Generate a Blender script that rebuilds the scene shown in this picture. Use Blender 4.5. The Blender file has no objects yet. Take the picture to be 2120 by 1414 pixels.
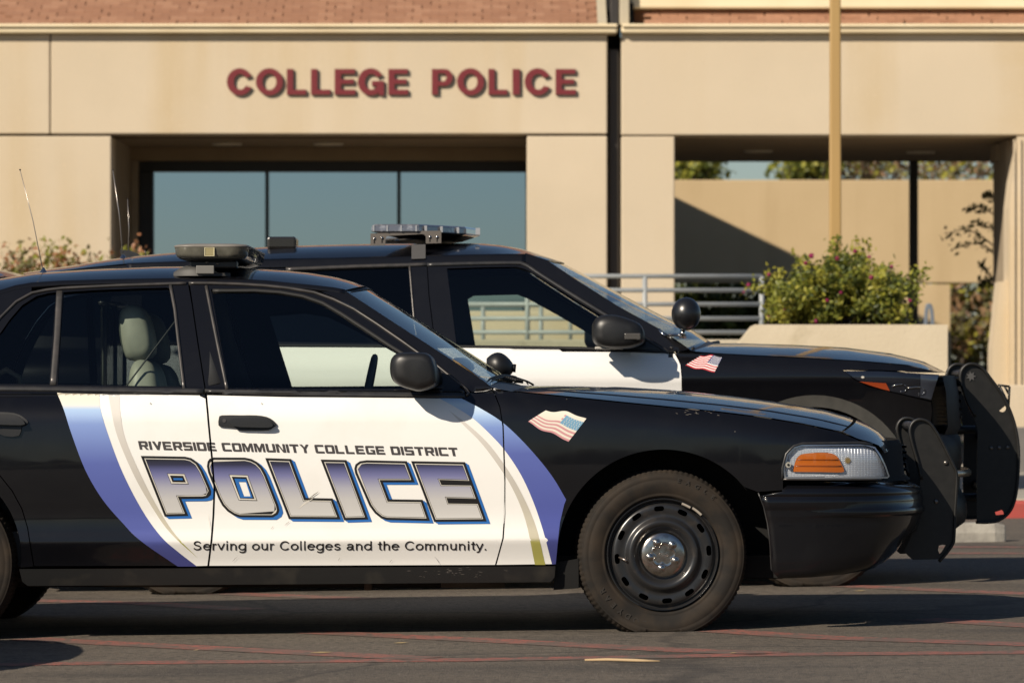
import bpy, bmesh, math, random
from mathutils import Vector, Matrix
from mathutils.geometry import delaunay_2d_cdt
random.seed(7)
R = math.radians
SC = bpy.context.scene
COL = SC.collection

# ------------------------------------------------------------------ camera
F, CX, HZ, CAMH = 9288.0, 1060.0, 775.0, 1.035      # focal length, centre, horizon (photo pixels), eye height
cam_data = bpy.data.cameras.new('camera')
cam = bpy.data.objects.new('camera', cam_data); COL.objects.link(cam)
cam.location = (0, 0, CAMH); cam.rotation_euler = (R(90), 0, 0)
cam_data.sensor_width = 36.0; cam_data.sensor_fit = 'HORIZONTAL'
cam_data.lens = 36.0 * F / 2120.0
cam_data.shift_y = (HZ - 707.0) / 2120.0
cam_data.clip_start = 0.5; cam_data.clip_end = 3000
cam_data.dof.use_dof = True; cam_data.dof.focus_distance = 18.1; cam_data.dof.aperture_fstop = 6.5
SC.camera = cam

# ------------------------------------------------------------------ sky, sun, exposure
SUN = Vector((1.05, 1.10, -1.0)).normalized()          # the way the light travels
world = bpy.data.worlds.new('World'); SC.world = world; world.use_nodes = True
wn = world.node_tree.nodes; wl = world.node_tree.links
sky = wn.new('ShaderNodeTexSky'); sky.sky_type = 'NISHITA'; sky.sun_disc = False
sky.sun_elevation = math.asin(-SUN.z); sky.sun_rotation = math.atan2(-SUN.x, -SUN.y)
sky.air_density = 1.0; sky.dust_density = 0.4; sky.ozone_density = 3.5
wl.new(sky.outputs[0], wn['Background'].inputs['Color'])
wn['Background'].inputs['Strength'].default_value = 0.052
sun_data = bpy.data.lights.new('sun', 'SUN'); sun_data.energy = 4.9; sun_data.angle = R(0.53)
sun_data.color = (1.0, 0.885, 0.725)
sun = bpy.data.objects.new('sun', sun_data); COL.objects.link(sun)
sun.location = (-30, -30, 40); sun.rotation_euler = SUN.to_track_quat('-Z', 'Y').to_euler()
SC.view_settings.view_transform = 'Standard'; SC.view_settings.look = 'None'
SC.view_settings.exposure = 0.27; SC.view_settings.gamma = 1.0
SC.cycles.max_bounces = 10; SC.cycles.transparent_max_bounces = 16
SC.cycles.use_denoising = True

# ------------------------------------------------------------------ measuring: pixel of the photograph + distance -> metres
TILT, XW = 0.0125, (1373.5 - CX) / 516.0               # the lot falls gently to the left
def U(px, py, Y): return Vector(((px - CX) * Y / F, Y, CAMH - (py - HZ) * Y / F))
def gz(x): return (max(-14.0, min(14.0, x)) - XW) * TILT
def G(px, py, dz=0.0):
    Y = F * (CAMH + XW * TILT - dz) / ((py - HZ) + (px - CX) * TILT)
    v = U(px, py, Y); return v

# ------------------------------------------------------------------ materials
MATS = {}
def mat(name, col, rough=0.5, metal=0.0, coat=0.0, spec=0.5, noise=None, bump=None, ior=1.5, coat_rough=0.03, trans=0.0, sheen=0.0):
    """noise: list of (scale, detail, colour B, low, high[, stretch xyz]); bump: (scale, strength, distance)"""
    if name in MATS: return MATS[name]
    m = bpy.data.materials.new(name); m.use_nodes = True; MATS[name] = m
    n = m.node_tree.nodes; l = m.node_tree.links; b = n['Principled BSDF']
    b.inputs['Base Color'].default_value = (*col, 1); b.inputs['Roughness'].default_value = rough
    b.inputs['Metallic'].default_value = metal; b.inputs['Coat Weight'].default_value = coat
    b.inputs['Coat Roughness'].default_value = coat_rough
    b.inputs['Specular IOR Level'].default_value = spec; b.inputs['IOR'].default_value = ior
    b.inputs['Transmission Weight'].default_value = trans
    tc = None
    if noise or bump:
        tc = n.new('ShaderNodeTexCoord')
    prev = None
    for it in (noise or []):
        sc_, det, cb, lo, hi = it[:5]
        mp = n.new('ShaderNodeMapping'); l.new(tc.outputs['Object'], mp.inputs['Vector'])
        if len(it) > 5: mp.inputs['Scale'].default_value = it[5]
        t = n.new('ShaderNodeTexNoise'); t.inputs['Scale'].default_value = sc_; t.inputs['Detail'].default_value = det
        l.new(mp.outputs[0], t.inputs['Vector'])
        mr = n.new('ShaderNodeMapRange'); mr.inputs['From Min'].default_value = lo; mr.inputs['From Max'].default_value = hi
        l.new(t.outputs['Fac'], mr.inputs['Value'])
        mx = n.new('ShaderNodeMix'); mx.data_type = 'RGBA'
        l.new(mr.outputs[0], mx.inputs['Factor'])
        if prev is None: mx.inputs['A'].default_value = (*col, 1)
        else: l.new(prev, mx.inputs['A'])
        mx.inputs['B'].default_value = (*cb, 1)
        prev = mx.outputs['Result']
    if prev is not None: l.new(prev, b.inputs['Base Color'])
    if bump:
        t = n.new('ShaderNodeTexNoise'); t.inputs['Scale'].default_value = bump[0]; t.inputs['Detail'].default_value = 6
        l.new(tc.outputs['Object'], t.inputs['Vector'])
        bp = n.new('ShaderNodeBump'); bp.inputs['Strength'].default_value = bump[1]; bp.inputs['Distance'].default_value = bump[2]
        l.new(t.outputs['Fac'], bp.inputs['Height']); l.new(bp.outputs[0], b.inputs['Normal'])
    return m

def glass(name, tint, ior=1.5, refl=1.0, rough=0.0):
    if name in MATS: return MATS[name]
    m = bpy.data.materials.new(name); m.use_nodes = True; MATS[name] = m
    n = m.node_tree.nodes; l = m.node_tree.links; n.clear()
    o = n.new('ShaderNodeOutputMaterial'); tr = n.new('ShaderNodeBsdfTransparent'); tr.inputs[0].default_value = (*tint, 1)
    gl = n.new('ShaderNodeBsdfGlossy'); gl.inputs['Roughness'].default_value = rough; gl.inputs['Color'].default_value = (refl, refl, refl, 1)
    fr = n.new('ShaderNodeFresnel'); ge = n.new('ShaderNodeNewGeometry'); io = n.new('ShaderNodeMix')
    io.inputs['A'].default_value = ior; io.inputs['B'].default_value = 1 / ior; l.new(ge.outputs['Backfacing'], io.inputs['Factor']); l.new(io.outputs['Result'], fr.inputs['IOR'])   # the same pane from either side
    mx = n.new('ShaderNodeMixShader'); l.new(fr.outputs[0], mx.inputs[0]); l.new(tr.outputs[0], mx.inputs[1]); l.new(gl.outputs[0], mx.inputs[2])
    l.new(mx.outputs[0], o.inputs['Surface']); return m

def ramp_z(name, stops, rough=0.35):
    """flat print whose ink changes with height on the panel (object z, metres)"""
    m = bpy.data.materials.new(name); m.use_nodes = True; MATS[name] = m
    n = m.node_tree.nodes; l = m.node_tree.links; b = n['Principled BSDF']; b.inputs['Roughness'].default_value = rough
    tc = n.new('ShaderNodeTexCoord'); sp = n.new('ShaderNodeSeparateXYZ'); l.new(tc.outputs['Object'], sp.inputs[0])
    mr = n.new('ShaderNodeMapRange'); mr.inputs['From Min'].default_value = stops[0][0]; mr.inputs['From Max'].default_value = stops[-1][0]
    l.new(sp.outputs['Z'], mr.inputs['Value'])
    cr = n.new('ShaderNodeValToRGB'); l.new(mr.outputs[0], cr.inputs['Fac'])
    z0, z1 = stops[0][0], stops[-1][0]
    while len(cr.color_ramp.elements) < len(stops): cr.color_ramp.elements.new(0.5)
    for e, (z, c) in zip(cr.color_ramp.elements, stops): e.position = (z - z0) / (z1 - z0); e.color = (*c, 1)
    l.new(cr.outputs['Color'], b.inputs['Base Color']); return m

BLACK = mat('black_paint', (.0035, .0035, .0048), .35, coat=.75, spec=.15, noise=[(9, 5, (.006, .006, .007), .52, .85)])
BLACKP = mat('black_plastic', (.008, .008, .0085), .42, noise=[(14, 4, (.014, .014, .0145), .45, .8)])
def dusty(m, amount=.10):
    """real paint: a slightly wavy clear coat, dulled in patches by dust"""
    n = m.node_tree.nodes; l = m.node_tree.links; b = n['Principled BSDF']; tc = n.new('ShaderNodeTexCoord')
    t = n.new('ShaderNodeTexNoise'); t.inputs['Scale'].default_value = 5; t.inputs['Detail'].default_value = 7; l.new(tc.outputs['Object'], t.inputs['Vector'])
    mr = n.new('ShaderNodeMapRange'); mr.inputs['From Min'].default_value = .4; mr.inputs['From Max'].default_value = .75; mr.inputs['To Min'].default_value = .03; mr.inputs['To Max'].default_value = amount; l.new(t.outputs['Fac'], mr.inputs['Value']); l.new(mr.outputs[0], b.inputs['Coat Roughness'])
    w = n.new('ShaderNodeTexNoise'); w.inputs['Scale'].default_value = 3.2; w.inputs['Detail'].default_value = 2; l.new(tc.outputs['Object'], w.inputs['Vector'])
    bp = n.new('ShaderNodeBump'); bp.inputs['Strength'].default_value = .35; bp.inputs['Distance'].default_value = .004; l.new(w.outputs['Fac'], bp.inputs['Height']); l.new(bp.outputs[0], b.inputs['Coat Normal'])
dusty(BLACK)
RUBBER = mat('rubber_seal', (.008, .008, .008), .6)
TYRE = mat('tyre_rubber', (.0125, .0105, .0088), .8, spec=.3, noise=[(10, 6, (.038, .027, .018), .38, .75)])
SATIN = mat('satin_trim', (.055, .052, .050), .33, metal=.35, noise=[(20, 3, (.09, .08, .075), .4, .8)])
SATIN_D = mat('dark_satin_trim', (.022, .022, .024), .35, noise=[(20, 3, (.04, .038, .036), .4, .8)])
WHITE = mat('white_vinyl', (.80, .79, .76), .32, noise=[(3.5, 5, (.73, .71, .66), .55, .85)])
STEELB = mat('black_steel_rim', (.016, .016, .017), .3, coat=.25, coat_rough=.25, noise=[(22, 6, (.045, .036, .028), .55, .9)])
CHROME = mat('chrome', (.56, .53, .50), .12, metal=1.0, noise=[(40, 5, (.36, .32, .28), .5, .8)])
DARK = mat('dark_cavity', (.004, .004, .004), .9)
POWDER = mat('powder_coat', (.0095, .0093, .0088), .45, spec=.4, noise=[(30, 4, (.015, .0145, .0135), .4, .8)], bump=(220, .12, .001))
GLASS = glass('car_glass', (.80, .86, .81))
GLASSW = glass('windscreen_glass', (.78, .84, .80))
PRIV = glass('privacy_glass', (.012, .012, .014), 1.45)
SEATG = mat('grey_vinyl_seat', (.24, .245, .21), .5, noise=[(8, 4, (.16, .165, .145), .4, .8)])
CABIN = mat('cabin_plastic', (.018, .019, .021), .65)
CONC = mat('concrete', (.42, .37, .28), .9, noise=[(1.6, 6, (.50, .44, .34), .35, .7), (9, 6, (.30, .26, .19), .58, .80)], bump=(30, .25, .01))

# ------------------------------------------------------------------ mesh helpers
ORI = {}
def link(name, me, parent=None, loc=None):
    o = bpy.data.objects.new(name, me); COL.objects.link(o)
    if parent is not None:
        o.parent = parent; ORI[o] = ORI.get(parent, Vector((0, 0, 0)))
    if loc is not None: o.location = loc
    return o
def tag(o, label, cat, group=None, kind=None):
    if label: o['label'] = label
    if cat: o['category'] = cat
    if group: o['group'] = group
    if kind: o['kind'] = kind
    return o
def thing(name, label, cat, loc, group=None):
    o = bpy.data.objects.new(name, None); COL.objects.link(o); o.location = loc; o.empty_display_size = .2
    ORI[o] = Vector(loc); return tag(o, label, cat, group)
def mesh(name, verts, faces, m, normals=None, smooth=True, fm=None):
    me = bpy.data.meshes.new(name); me.from_pydata([tuple(v) for v in verts], [], faces)
    ms = m if isinstance(m, (list, tuple)) else [m]
    for x in ms: me.materials.append(x)
    if fm: me.polygons.foreach_set('material_index', fm)
    if normals is None and len(faces) > 1:
        bm = bmesh.new(); bm.from_mesh(me); bmesh.ops.recalc_face_normals(bm, faces=bm.faces); bm.to_mesh(me); bm.free()
    me.polygons.foreach_set('use_smooth', [bool(smooth)] * len(me.polygons))
    me.update()
    if normals is not None: me.normals_split_custom_set_from_vertices([tuple(n) for n in normals])
    return me
def mk(name, verts, faces, m, parent=None, normals=None, smooth=True, fm=None, bevel=0, kind=None):
    o = ORI.get(parent, None) if parent is not None else None
    if o is None: o = Vector((0, 0, 0))
    if parent is None and len(verts):            # a thing of its own: origin at its base
        vs = [Vector(v) for v in verts]
        o = Vector((sum(v.x for v in vs) / len(vs), sum(v.y for v in vs) / len(vs), min(v.z for v in vs)))
    me = mesh(name, [Vector(v) - o for v in verts], faces, m, normals, smooth, fm)
    ob = link(name, me, parent)
    if parent is None: ob.location = o; ORI[ob] = o
    if bevel:
        b = ob.modifiers.new('bevel', 'BEVEL'); b.width = bevel; b.segments = 2; b.limit_method = 'ANGLE'; b.angle_limit = R(40)
    if kind: ob['kind'] = kind
    return ob

def boxv(x0, x1, y0, y1, z0, z1):
    return [(x0, y0, z0), (x1, y0, z0), (x1, y1, z0), (x0, y1, z0), (x0, y0, z1), (x1, y0, z1), (x1, y1, z1), (x0, y1, z1)]
BF = [(0, 3, 2, 1), (4, 5, 6, 7), (0, 1, 5, 4), (1, 2, 6, 5), (2, 3, 7, 6), (3, 0, 4, 7)]
def box(name, x0, x1, y0, y1, z0, z1, m, parent=None, bevel=0):
    return mk(name, boxv(x0, x1, y0, y1, z0, z1), BF, m, parent, smooth=False, bevel=bevel)
class MB:
    def __init__(s): s.v = []; s.f = []; s.fm = []
    def add(s, v, f, mi=0):
        b = len(s.v); s.v += [Vector(x) for x in v]; s.f += [tuple(i + b for i in q) for q in f]; s.fm += [mi] * len(f)
    def box(s, x0, x1, y0, y1, z0, z1, mi=0): s.add(boxv(x0, x1, y0, y1, z0, z1), BF, mi)
    def tube(s, pts, r, seg=10, mi=0, caps=True):
        v, f = tube(pts, r, seg, caps); s.add(v, f, mi)
    def out(s, name, m, parent=None, smooth=True, bevel=0, kind=None):
        return mk(name, s.v, s.f, m, parent, smooth=smooth, fm=s.fm if isinstance(m, (list, tuple)) else None, bevel=bevel, kind=kind)
def tube(pts, r, seg=10, caps=True):
    pts = [Vector(p) for p in pts]; v = []; f = []; n = len(pts)
    rr = r if isinstance(r, (list, tuple)) else [r] * n
    up = None
    for i, p in enumerate(pts):
        d = (pts[min(i + 1, n - 1)] - pts[max(i - 1, 0)]).normalized()
        if up is None:
            up = Vector((0, 0, 1)) if abs(d.z) < .9 else Vector((0, 1, 0))
        a = d.cross(up).normalized(); b = a.cross(d).normalized(); up = b
        for k in range(seg):
            t = 2 * math.pi * k / seg; v.append(p + (a * math.cos(t) + b * math.sin(t)) * rr[i])
    for i in range(n - 1):
        for k in range(seg):
            k2 = (k + 1) % seg; f.append((i * seg + k, i * seg + k2, (i + 1) * seg + k2, (i + 1) * seg + k))
    if caps: f.append(tuple(range(seg - 1, -1, -1))); f.append(tuple((n - 1) * seg + k for k in range(seg)))
    return v, f
def lathe(prof, seg, axis='y', phase=None):
    """prof: (radius, out) rings; 'out' runs to -y (towards the near side)"""
    v = []; f = []; n = len(prof)
    for i in range(seg):
        a = 2 * math.pi * i / seg
        for j, (r, o) in enumerate(prof):
            rr = r + (phase(i, j) if phase else 0)
            v.append(Vector((rr * math.cos(a), -o, rr * math.sin(a))))
    for i in range(seg):
        i2 = (i + 1) % seg
        for j in range(n - 1): f.append((i * n + j, i * n + j + 1, i2 * n + j + 1, i2 * n + j))
    return v, f
def grid(rows, closed=False):
    v = []; f = []; n = len(rows[0])
    for r in rows: v += [Vector(p) for p in r]
    for i in range(len(rows) - 1):
        for j in range(n - 1 if not closed else n):
            j2 = (j + 1) % n; f.append((i * n + j, i * n + j2, (i + 1) * n + j2, (i + 1) * n + j))
    return v, f
def resample(pts, step, closed=True):
    out = []; n = len(pts)
    for i in range(n if closed else n - 1):
        a = Vector(pts[i]); b = Vector(pts[(i + 1) % n]); k = max(1, int(math.ceil((b - a).length / step)))
        for j in range(k): out.append(a.lerp(b, j / k))
    if not closed: out.append(Vector(pts[-1]))
    return out
def even(pts, n):
    """n points evenly along an open polyline"""
    pts = [Vector(p) for p in pts]; L = [0]
    for a, b in zip(pts, pts[1:]): L.append(L[-1] + (b - a).length)
    out = []
    for i in range(n):
        t = L[-1] * i / (n - 1); k = 0
        while k < len(L) - 2 and L[k + 1] < t: k += 1
        d = L[k + 1] - L[k]; out.append(pts[k].lerp(pts[k + 1], (t - L[k]) / d if d > 0 else 0))
    return out
def smoothp(pts, n=6, closed=False):
    """Catmull-Rom through the traced points"""
    P = [Vector(p) for p in pts]; out = []; N = len(P)
    for i in range(N if closed else N - 1):
        p1 = P[i]; p2 = P[(i + 1) % N]
        p0 = P[i - 1] if (i > 0 or closed) else p1 * 2 - p2
        p3 = P[(i + 2) % N] if (closed or i + 2 < N) else p2 * 2 - p1
        for j in range(n):
            t = j / n
            out.append(((p1 * 2) + (p2 - p0) * t + (p0 * 2 - p1 * 5 + p2 * 4 - p3) * t * t + (p1 * 3 - p0 - p2 * 3 + p3) * t ** 3) * .5)
    if not closed: out.append(P[-1])
    return out
def area(p): return .5 * sum(p[i - 1].x * p[i].y - p[i].x * p[i - 1].y for i in range(len(p)))
def inset(poly, d):
    """move a closed 2-D outline inwards by d"""
    P = [Vector(p).to_2d() for p in poly]
    Q = [P[0]]
    for p in P[1:]:
        if (p - Q[-1]).length > max(1e-5, abs(d) * 1.7): Q.append(p)
    while (Q[0] - Q[-1]).length < max(1e-5, abs(d) * 1.7): Q.pop()
    P = Q; s = 1 if area(P) > 0 else -1; out = []
    for i, p in enumerate(P):
        e1 = (p - P[i - 1]).normalized(); e2 = (P[(i + 1) % len(P)] - p).normalized()
        n1 = Vector((-e1.y, e1.x)) * s; n2 = Vector((-e2.y, e2.x)) * s
        m = (n1 + n2); L = m.length
        m = m / L if L > 1e-6 else n1
        out.append(p + m * d / max(.45, m.dot(n1)))
    return out
def inside(p, poly):
    c = False; n = len(poly); j = n - 1
    for i in range(n):
        a = poly[i]; b = poly[j]
        if (a.y > p.y) != (b.y > p.y) and p.x < (b.x - a.x) * (p.y - a.y) / (b.y - a.y) + a.x: c = not c
        j = i
    return c
def fill2d(outers, holes=(), step=.03, edge=.03, extra_z=()):
    """triangles of (union of outers) - (union of holes), with lattice points inside"""
    cont = [resample([Vector(p).to_2d() for p in c], edge) for c in list(outers) + list(holes)]
    cont = [c if area(c) > 0 else c[::-1] for c in cont]
    pts = []; faces = []
    for c in cont:
        faces.append(list(range(len(pts), len(pts) + len(c)))); pts += c
    no = len(outers)
    allo = [p for c in cont[:no] for p in c]
    x0 = min(p.x for p in allo); x1 = max(p.x for p in allo); y0 = min(p.y for p in allo); y1 = max(p.y for p in allo)
    ys = [k * step for k in range(int(math.floor(y0 / step)), int(math.ceil(y1 / step)) + 1)] + [z for z in extra_z if y0 < z < y1]
    for k in range(int(math.floor(x0 / step)), int(math.ceil(x1 / step)) + 1):
        for y in ys:
            p = Vector((k * step, y))
            if any(inside(p, c) for c in cont[:no]): pts.append(p)
    r = delaunay_2d_cdt(pts, [], faces, 0, 1e-6)
    tris = []
    for f, o in zip(r[2], r[5]):
        if any(i < no for i in o) and not any(i >= no for i in o): tris.append(tuple(f))
    used = sorted(set(i for t in tris for i in t)); mp = {u: k for k, u in enumerate(used)}
    return [r[0][u] for u in used], [tuple(mp[i] for i in t) for t in tris], cont
def interp(tab, x):
    """monotone smooth table lookup"""
    n = len(tab)
    if x <= tab[0][0]: return tab[0][1]
    if x >= tab[-1][0]: return tab[-1][1]
    k = 0
    while tab[k + 1][0] < x: k += 1
    x0, y0 = tab[k]; x1, y1 = tab[k + 1]; h = x1 - x0; d = (y1 - y0) / h
    def slope(i):
        if i <= 0 or i >= n - 1: return None
        a = (tab[i][1] - tab[i - 1][1]) / (tab[i][0] - tab[i - 1][0]); b = (tab[i + 1][1] - tab[i][1]) / (tab[i + 1][0] - tab[i][0])
        return 0 if a * b <= 0 else 2 * a * b / (a + b)
    m0 = slope(k); m1 = slope(k + 1)
    if m0 is None: m0 = d
    if m1 is None: m1 = d
    t = (x - x0) / h
    return y0 * (2 * t ** 3 - 3 * t * t + 1) + m0 * h * (t ** 3 - 2 * t * t + t) + y1 * (-2 * t ** 3 + 3 * t * t) + m1 * h * (t ** 3 - t * t)
def lin(tab, x):
    if x <= tab[0][0]: return tab[0][1]
    for (x0, y0), (x1, y1) in zip(tab, tab[1:]):
        if x <= x1: return y0 + (y1 - y0) * (x - x0) / (x1 - x0)
    return tab[-1][1]

# ------------------------------------------------------------------ a car side: a surface  y = near + ins(x, z)
class Side:
    def __init__(s, Y0, W, ins): s.Y0 = Y0; s.W = W; s.ins = ins
    def xz(s, px, py):
        Y = s.Y0
        for _ in range(6):
            v = U(px, py, Y); Y = s.Y0 + s.ins(v.x, v.z)
        return Vector((v.x, v.z))
    def P(s, pts): return [s.xz(*p) for p in pts]
    def at(s, x, z, off=0.0):
        n = s.N(x, z); return Vector((x, s.Y0 + s.ins(x, z), z)) + n * off
    def N(s, x, z):
        e = .004; a = (s.ins(x + e, z) - s.ins(x - e, z)) / (2 * e); b = (s.ins(x, z + e) - s.ins(x, z - e)) / (2 * e)
        return Vector((a, -1, b)).normalized()
    def px3(s, px, py, off=0.0):
        q = s.xz(px, py); return s.at(q.x, q.y, off)
    def flip(s, v): return Vector((v.x, 2 * s.Y0 + s.W - v.y, v.z))
    def panel(s, name, outers, holes, m, parent, off=0.0, gap=0.0, lip=.022, step=.03, far=False, cuts=(), px=True, extra_z=(), edge=.03, lipm=None):
        """outers/holes in photo pixels; cuts = seams taken out of it"""
        O = [s.P(o) if px else o for o in outers]; H = [s.P(h) if px else h for h in holes]
        if gap: O = [inset(o, gap) for o in O]
        v2, tris, cont = fill2d(O, H + list(cuts), step, edge, extra_z)
        v = [s.at(p.x, p.y, off) for p in v2]; nr = [s.N(p.x, p.y) for p in v2]; f = []
        for t in tris:
            a, b, c = (v2[i] for i in t)
            f.append(t if (b - a).cross(c - a) > 0 else (t[0], t[2], t[1]))
        if lip:
            for c in cont[:len(O) + len(H)]:
                b0 = len(v); n = len(c); cc = sum(c, Vector((0, 0))) / n
                for p in c:
                    q = s.at(p.x, p.y, off); v += [q, q + Vector((0, lip, 0))]
                    nr += [Vector((0, 0, 1))] * 2
                for i in range(n):
                    j = (i + 1) % n; d = c[j] - c[i]; nn = Vector((d.y, 0, -d.x))
                    f.append((b0 + 2 * i, b0 + 2 * j, b0 + 2 * j + 1, b0 + 2 * i + 1))
                    if nn.length > 1e-9:
                        nr[b0 + 2 * i] = nr[b0 + 2 * i + 1] = nn.normalized()
        if far:
            v = [s.flip(p) for p in v]; nr = [Vector((n.x, -n.y, n.z)) for n in nr]; f = [tuple(reversed(t)) for t in f]
        return mk(name, v, f, m, parent, normals=nr)
    def strip(s, name, line, w, m, parent, off=.004, depth=.01, far=False, px=True, step=.03):
        """a raised moulding of width w (m) along a traced line"""
        L = resample(s.P(line) if px else line, step, closed=False); n = len(L); v = []; f = []
        for i, p in enumerate(L):
            d = (L[min(i + 1, n - 1)] - L[max(i - 1, 0)]).normalized(); q = Vector((-d.y, d.x))
            ww = w if not callable(w) else w(i / (n - 1))
            for k, (a, h) in enumerate(((-.5, -depth), (-.5, off * .5), (-.32, off), (.32, off), (.5, off * .5), (.5, -depth))):
                r = p + q * ww * a; v.append(s.at(r.x, r.y, h))
        for i in range(n - 1):
            for k in range(5): f.append((i * 6 + k, i * 6 + k + 1, (i + 1) * 6 + k + 1, (i + 1) * 6 + k))
        f.append(tuple(range(5, -1, -1))); f.append(tuple((n - 1) * 6 + k for k in range(6)))
        if far: v = [s.flip(p) for p in v]; f = [tuple(reversed(t)) for t in f]
        return mk(name, v, f, m, parent)
    def loft(s, name, near, centre, m, parent, p=2.5, n=40, lat=24, lip=0.0):
        """sheet from the near-side edge over the middle to the far-side edge"""
        A = even(near, n); C = even(centre, n); yc = s.Y0 + s.W / 2; rows = []
        for a, c in zip(A, C):
            row = []
            for k in range(lat + 1):
                t = k / lat; u = 1 - (1 - t) ** p
                row.append(Vector((a.x + (c.x - a.x) * u, a.y + (yc - a.y) * t, a.z + (c.z - a.z) * u)))
            row += [s.flip(q) for q in reversed(row[:-1])]
            rows.append(row)
        v, f = grid(rows)
        return mk(name, v, [tuple(reversed(q)) for q in f], m, parent)
def pod(name, outline, levels, m, parent, smooth=True):
    """closed 2-D (x,z) outline swept along y: levels of (y, scale, dx, dz)"""
    P = [Vector(p).to_2d() for p in outline]; c = sum(P, Vector((0, 0))) / len(P); rows = []
    for y, sc_, dx, dz in levels:
        rows.append([Vector((c.x + (p.x - c.x) * sc_ + dx, y, c.y + (p.y - c.y) * sc_ + dz)) for p in P])
    v, f = grid(rows, closed=True); n = len(P)
    f.append(tuple(range(n))); f.append(tuple(reversed(range(len(v) - n, len(v)))))
    return mk(name, v, f, m, parent, smooth=smooth)
def extrude(name, poly, y0, y1, m, parent, holes=(), bevel=.0, smooth=False):
    """flat plate with outline in (x,z), from y0 to y1"""
    v2, tris, cont = fill2d([poly], holes, step=.2, edge=.2)
    v = []; f = []
    for y, rev in ((y0, False), (y1, True)):
        b = len(v); v += [Vector((p.x, y, p.y)) for p in v2]
        for t in tris:
            a, bb, c = (v2[i] for i in t); up = (bb - a).cross(c - a) > 0
            f.append(tuple(i + b for i in (t if up != rev else t[::-1])))
    for c in cont:
        b = len(v); n = len(c)
        for p in c: v += [Vector((p.x, y0, p.y)), Vector((p.x, y1, p.y))]
        for i in range(n):
            j = (i + 1) % n; f.append((b + 2 * i, b + 2 * j, b + 2 * j + 1, b + 2 * i + 1))
    return mk(name, v, f, m, parent, smooth=smooth, bevel=bevel)
def text_tris(txt, bold=0.0):
    c = bpy.data.curves.new('lettering', 'FONT'); c.body = txt; c.size = 1; c.offset = bold; c.resolution_u = 4
    c.fill_mode = 'FRONT'; c.dimensions = '2D'
    o = bpy.data.objects.new('lettering', c); me = o.to_mesh(); 
    v = [Vector((q.co.x, q.co.y)) for q in me.vertices]; f = [tuple(p.vertices) for p in me.polygons]
    o.to_mesh_clear(); bpy.data.objects.remove(o); bpy.data.curves.remove(c)
    return v, f
def copy_tree(src, parent=None, skip=()):
    c = src.copy(); COL.objects.link(c); c.parent = parent
    for ch in list(src.children):
        if ch.name.split('.')[0] not in skip: copy_tree(ch, c, skip)
    return c
# ================================================================== ground
ASPH = mat('asphalt', (.100, .080, .060), .88, noise=[(.45, 6, (.128, .106, .083), .35, .68), (1.3, 9, (.064, .053, .043), .50, .72, (.5, 1.3, 1)), (4.2, 9, (.15, .125, .098), .58, .78, (.4, 1.4, 1)), (30, 5, (.046, .039, .032), .50, .68), (75, 3, (.24, .21, .17), .60, .74)], bump=(120, .9, .010))
def add_cracks(m):
    n = m.node_tree.nodes; l = m.node_tree.links; b_ = n['Principled BSDF']; src = b_.inputs['Base Color'].links[0].from_socket
    tc = n.new('ShaderNodeTexCoord'); ns = n.new('ShaderNodeTexNoise'); ns.inputs['Scale'].default_value = 1.4; ns.inputs['Detail'].default_value = 6; l.new(tc.outputs['Object'], ns.inputs['Vector'])
    mxv = n.new('ShaderNodeMix'); mxv.data_type = 'VECTOR'; mxv.inputs['Factor'].default_value = .28; l.new(tc.outputs['Object'], mxv.inputs['A']); l.new(ns.outputs['Color'], mxv.inputs['B'])
    vo = n.new('ShaderNodeTexVoronoi'); vo.feature = 'DISTANCE_TO_EDGE'; vo.inputs['Scale'].default_value = .55; l.new(mxv.outputs['Result'], vo.inputs['Vector'])
    mr = n.new('ShaderNodeMapRange'); mr.inputs['From Min'].default_value = .004; mr.inputs['From Max'].default_value = .012; mr.inputs['To Min'].default_value = .45; mr.inputs['To Max'].default_value = 0; l.new(vo.outputs['Distance'], mr.inputs['Value'])
    mx = n.new('ShaderNodeMix'); mx.data_type = 'RGBA'; l.new(mr.outputs[0], mx.inputs['Factor']); l.new(src, mx.inputs['A']); mx.inputs['B'].default_value = (.022, .019, .017, 1); l.new(mx.outputs['Result'], b_.inputs['Base Color'])
add_cracks(ASPH)
xs = [-400, -60, -14, 14, 60, 400]; ys = [-400, -40, 0, 12, 40, 90, 900]
gv = [(x, y, gz(x)) for y in ys for x in xs]
gf = [(j * 6 + i, j * 6 + i + 1, (j + 1) * 6 + i + 1, (j + 1) * 6 + i) for j in range(6) for i in range(5)]
g = mk('parking_lot', gv, gf, ASPH, smooth=False); g['kind'] = 'structure'
RED = mat('faded_red_paint', (.32, .082, .060), .85, noise=[(1.2, 5, (.24, .090, .068), .35, .7), (3.2, 9, (.12, .088, .072), .44, .66), (26, 6, (.10, .078, .063), .46, .62), (90, 3, (.09, .072, .06), .50, .68)])
def stripe(line, w, name='painted_line', m=RED):
    pts = even([G(*p, dz=0) for p in line], 14); v = []; f = []
    for i, p in enumerate(pts):
        d = (pts[min(i + 1, 13)] - pts[max(i - 1, 0)]); d.z = 0; d.normalize(); n = Vector((-d.y, d.x, 0))
        for k in (-.5, .5):
            q = p + n * w * k; v.append((q.x, q.y, gz(q.x) + .0018))
    for i in range(13): f.append((2 * i, 2 * i + 2, 2 * i + 3, 2 * i + 1))
    o = mk(name, v, f, m, smooth=False); o['kind'] = 'structure'; return o
_z = 0
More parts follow.
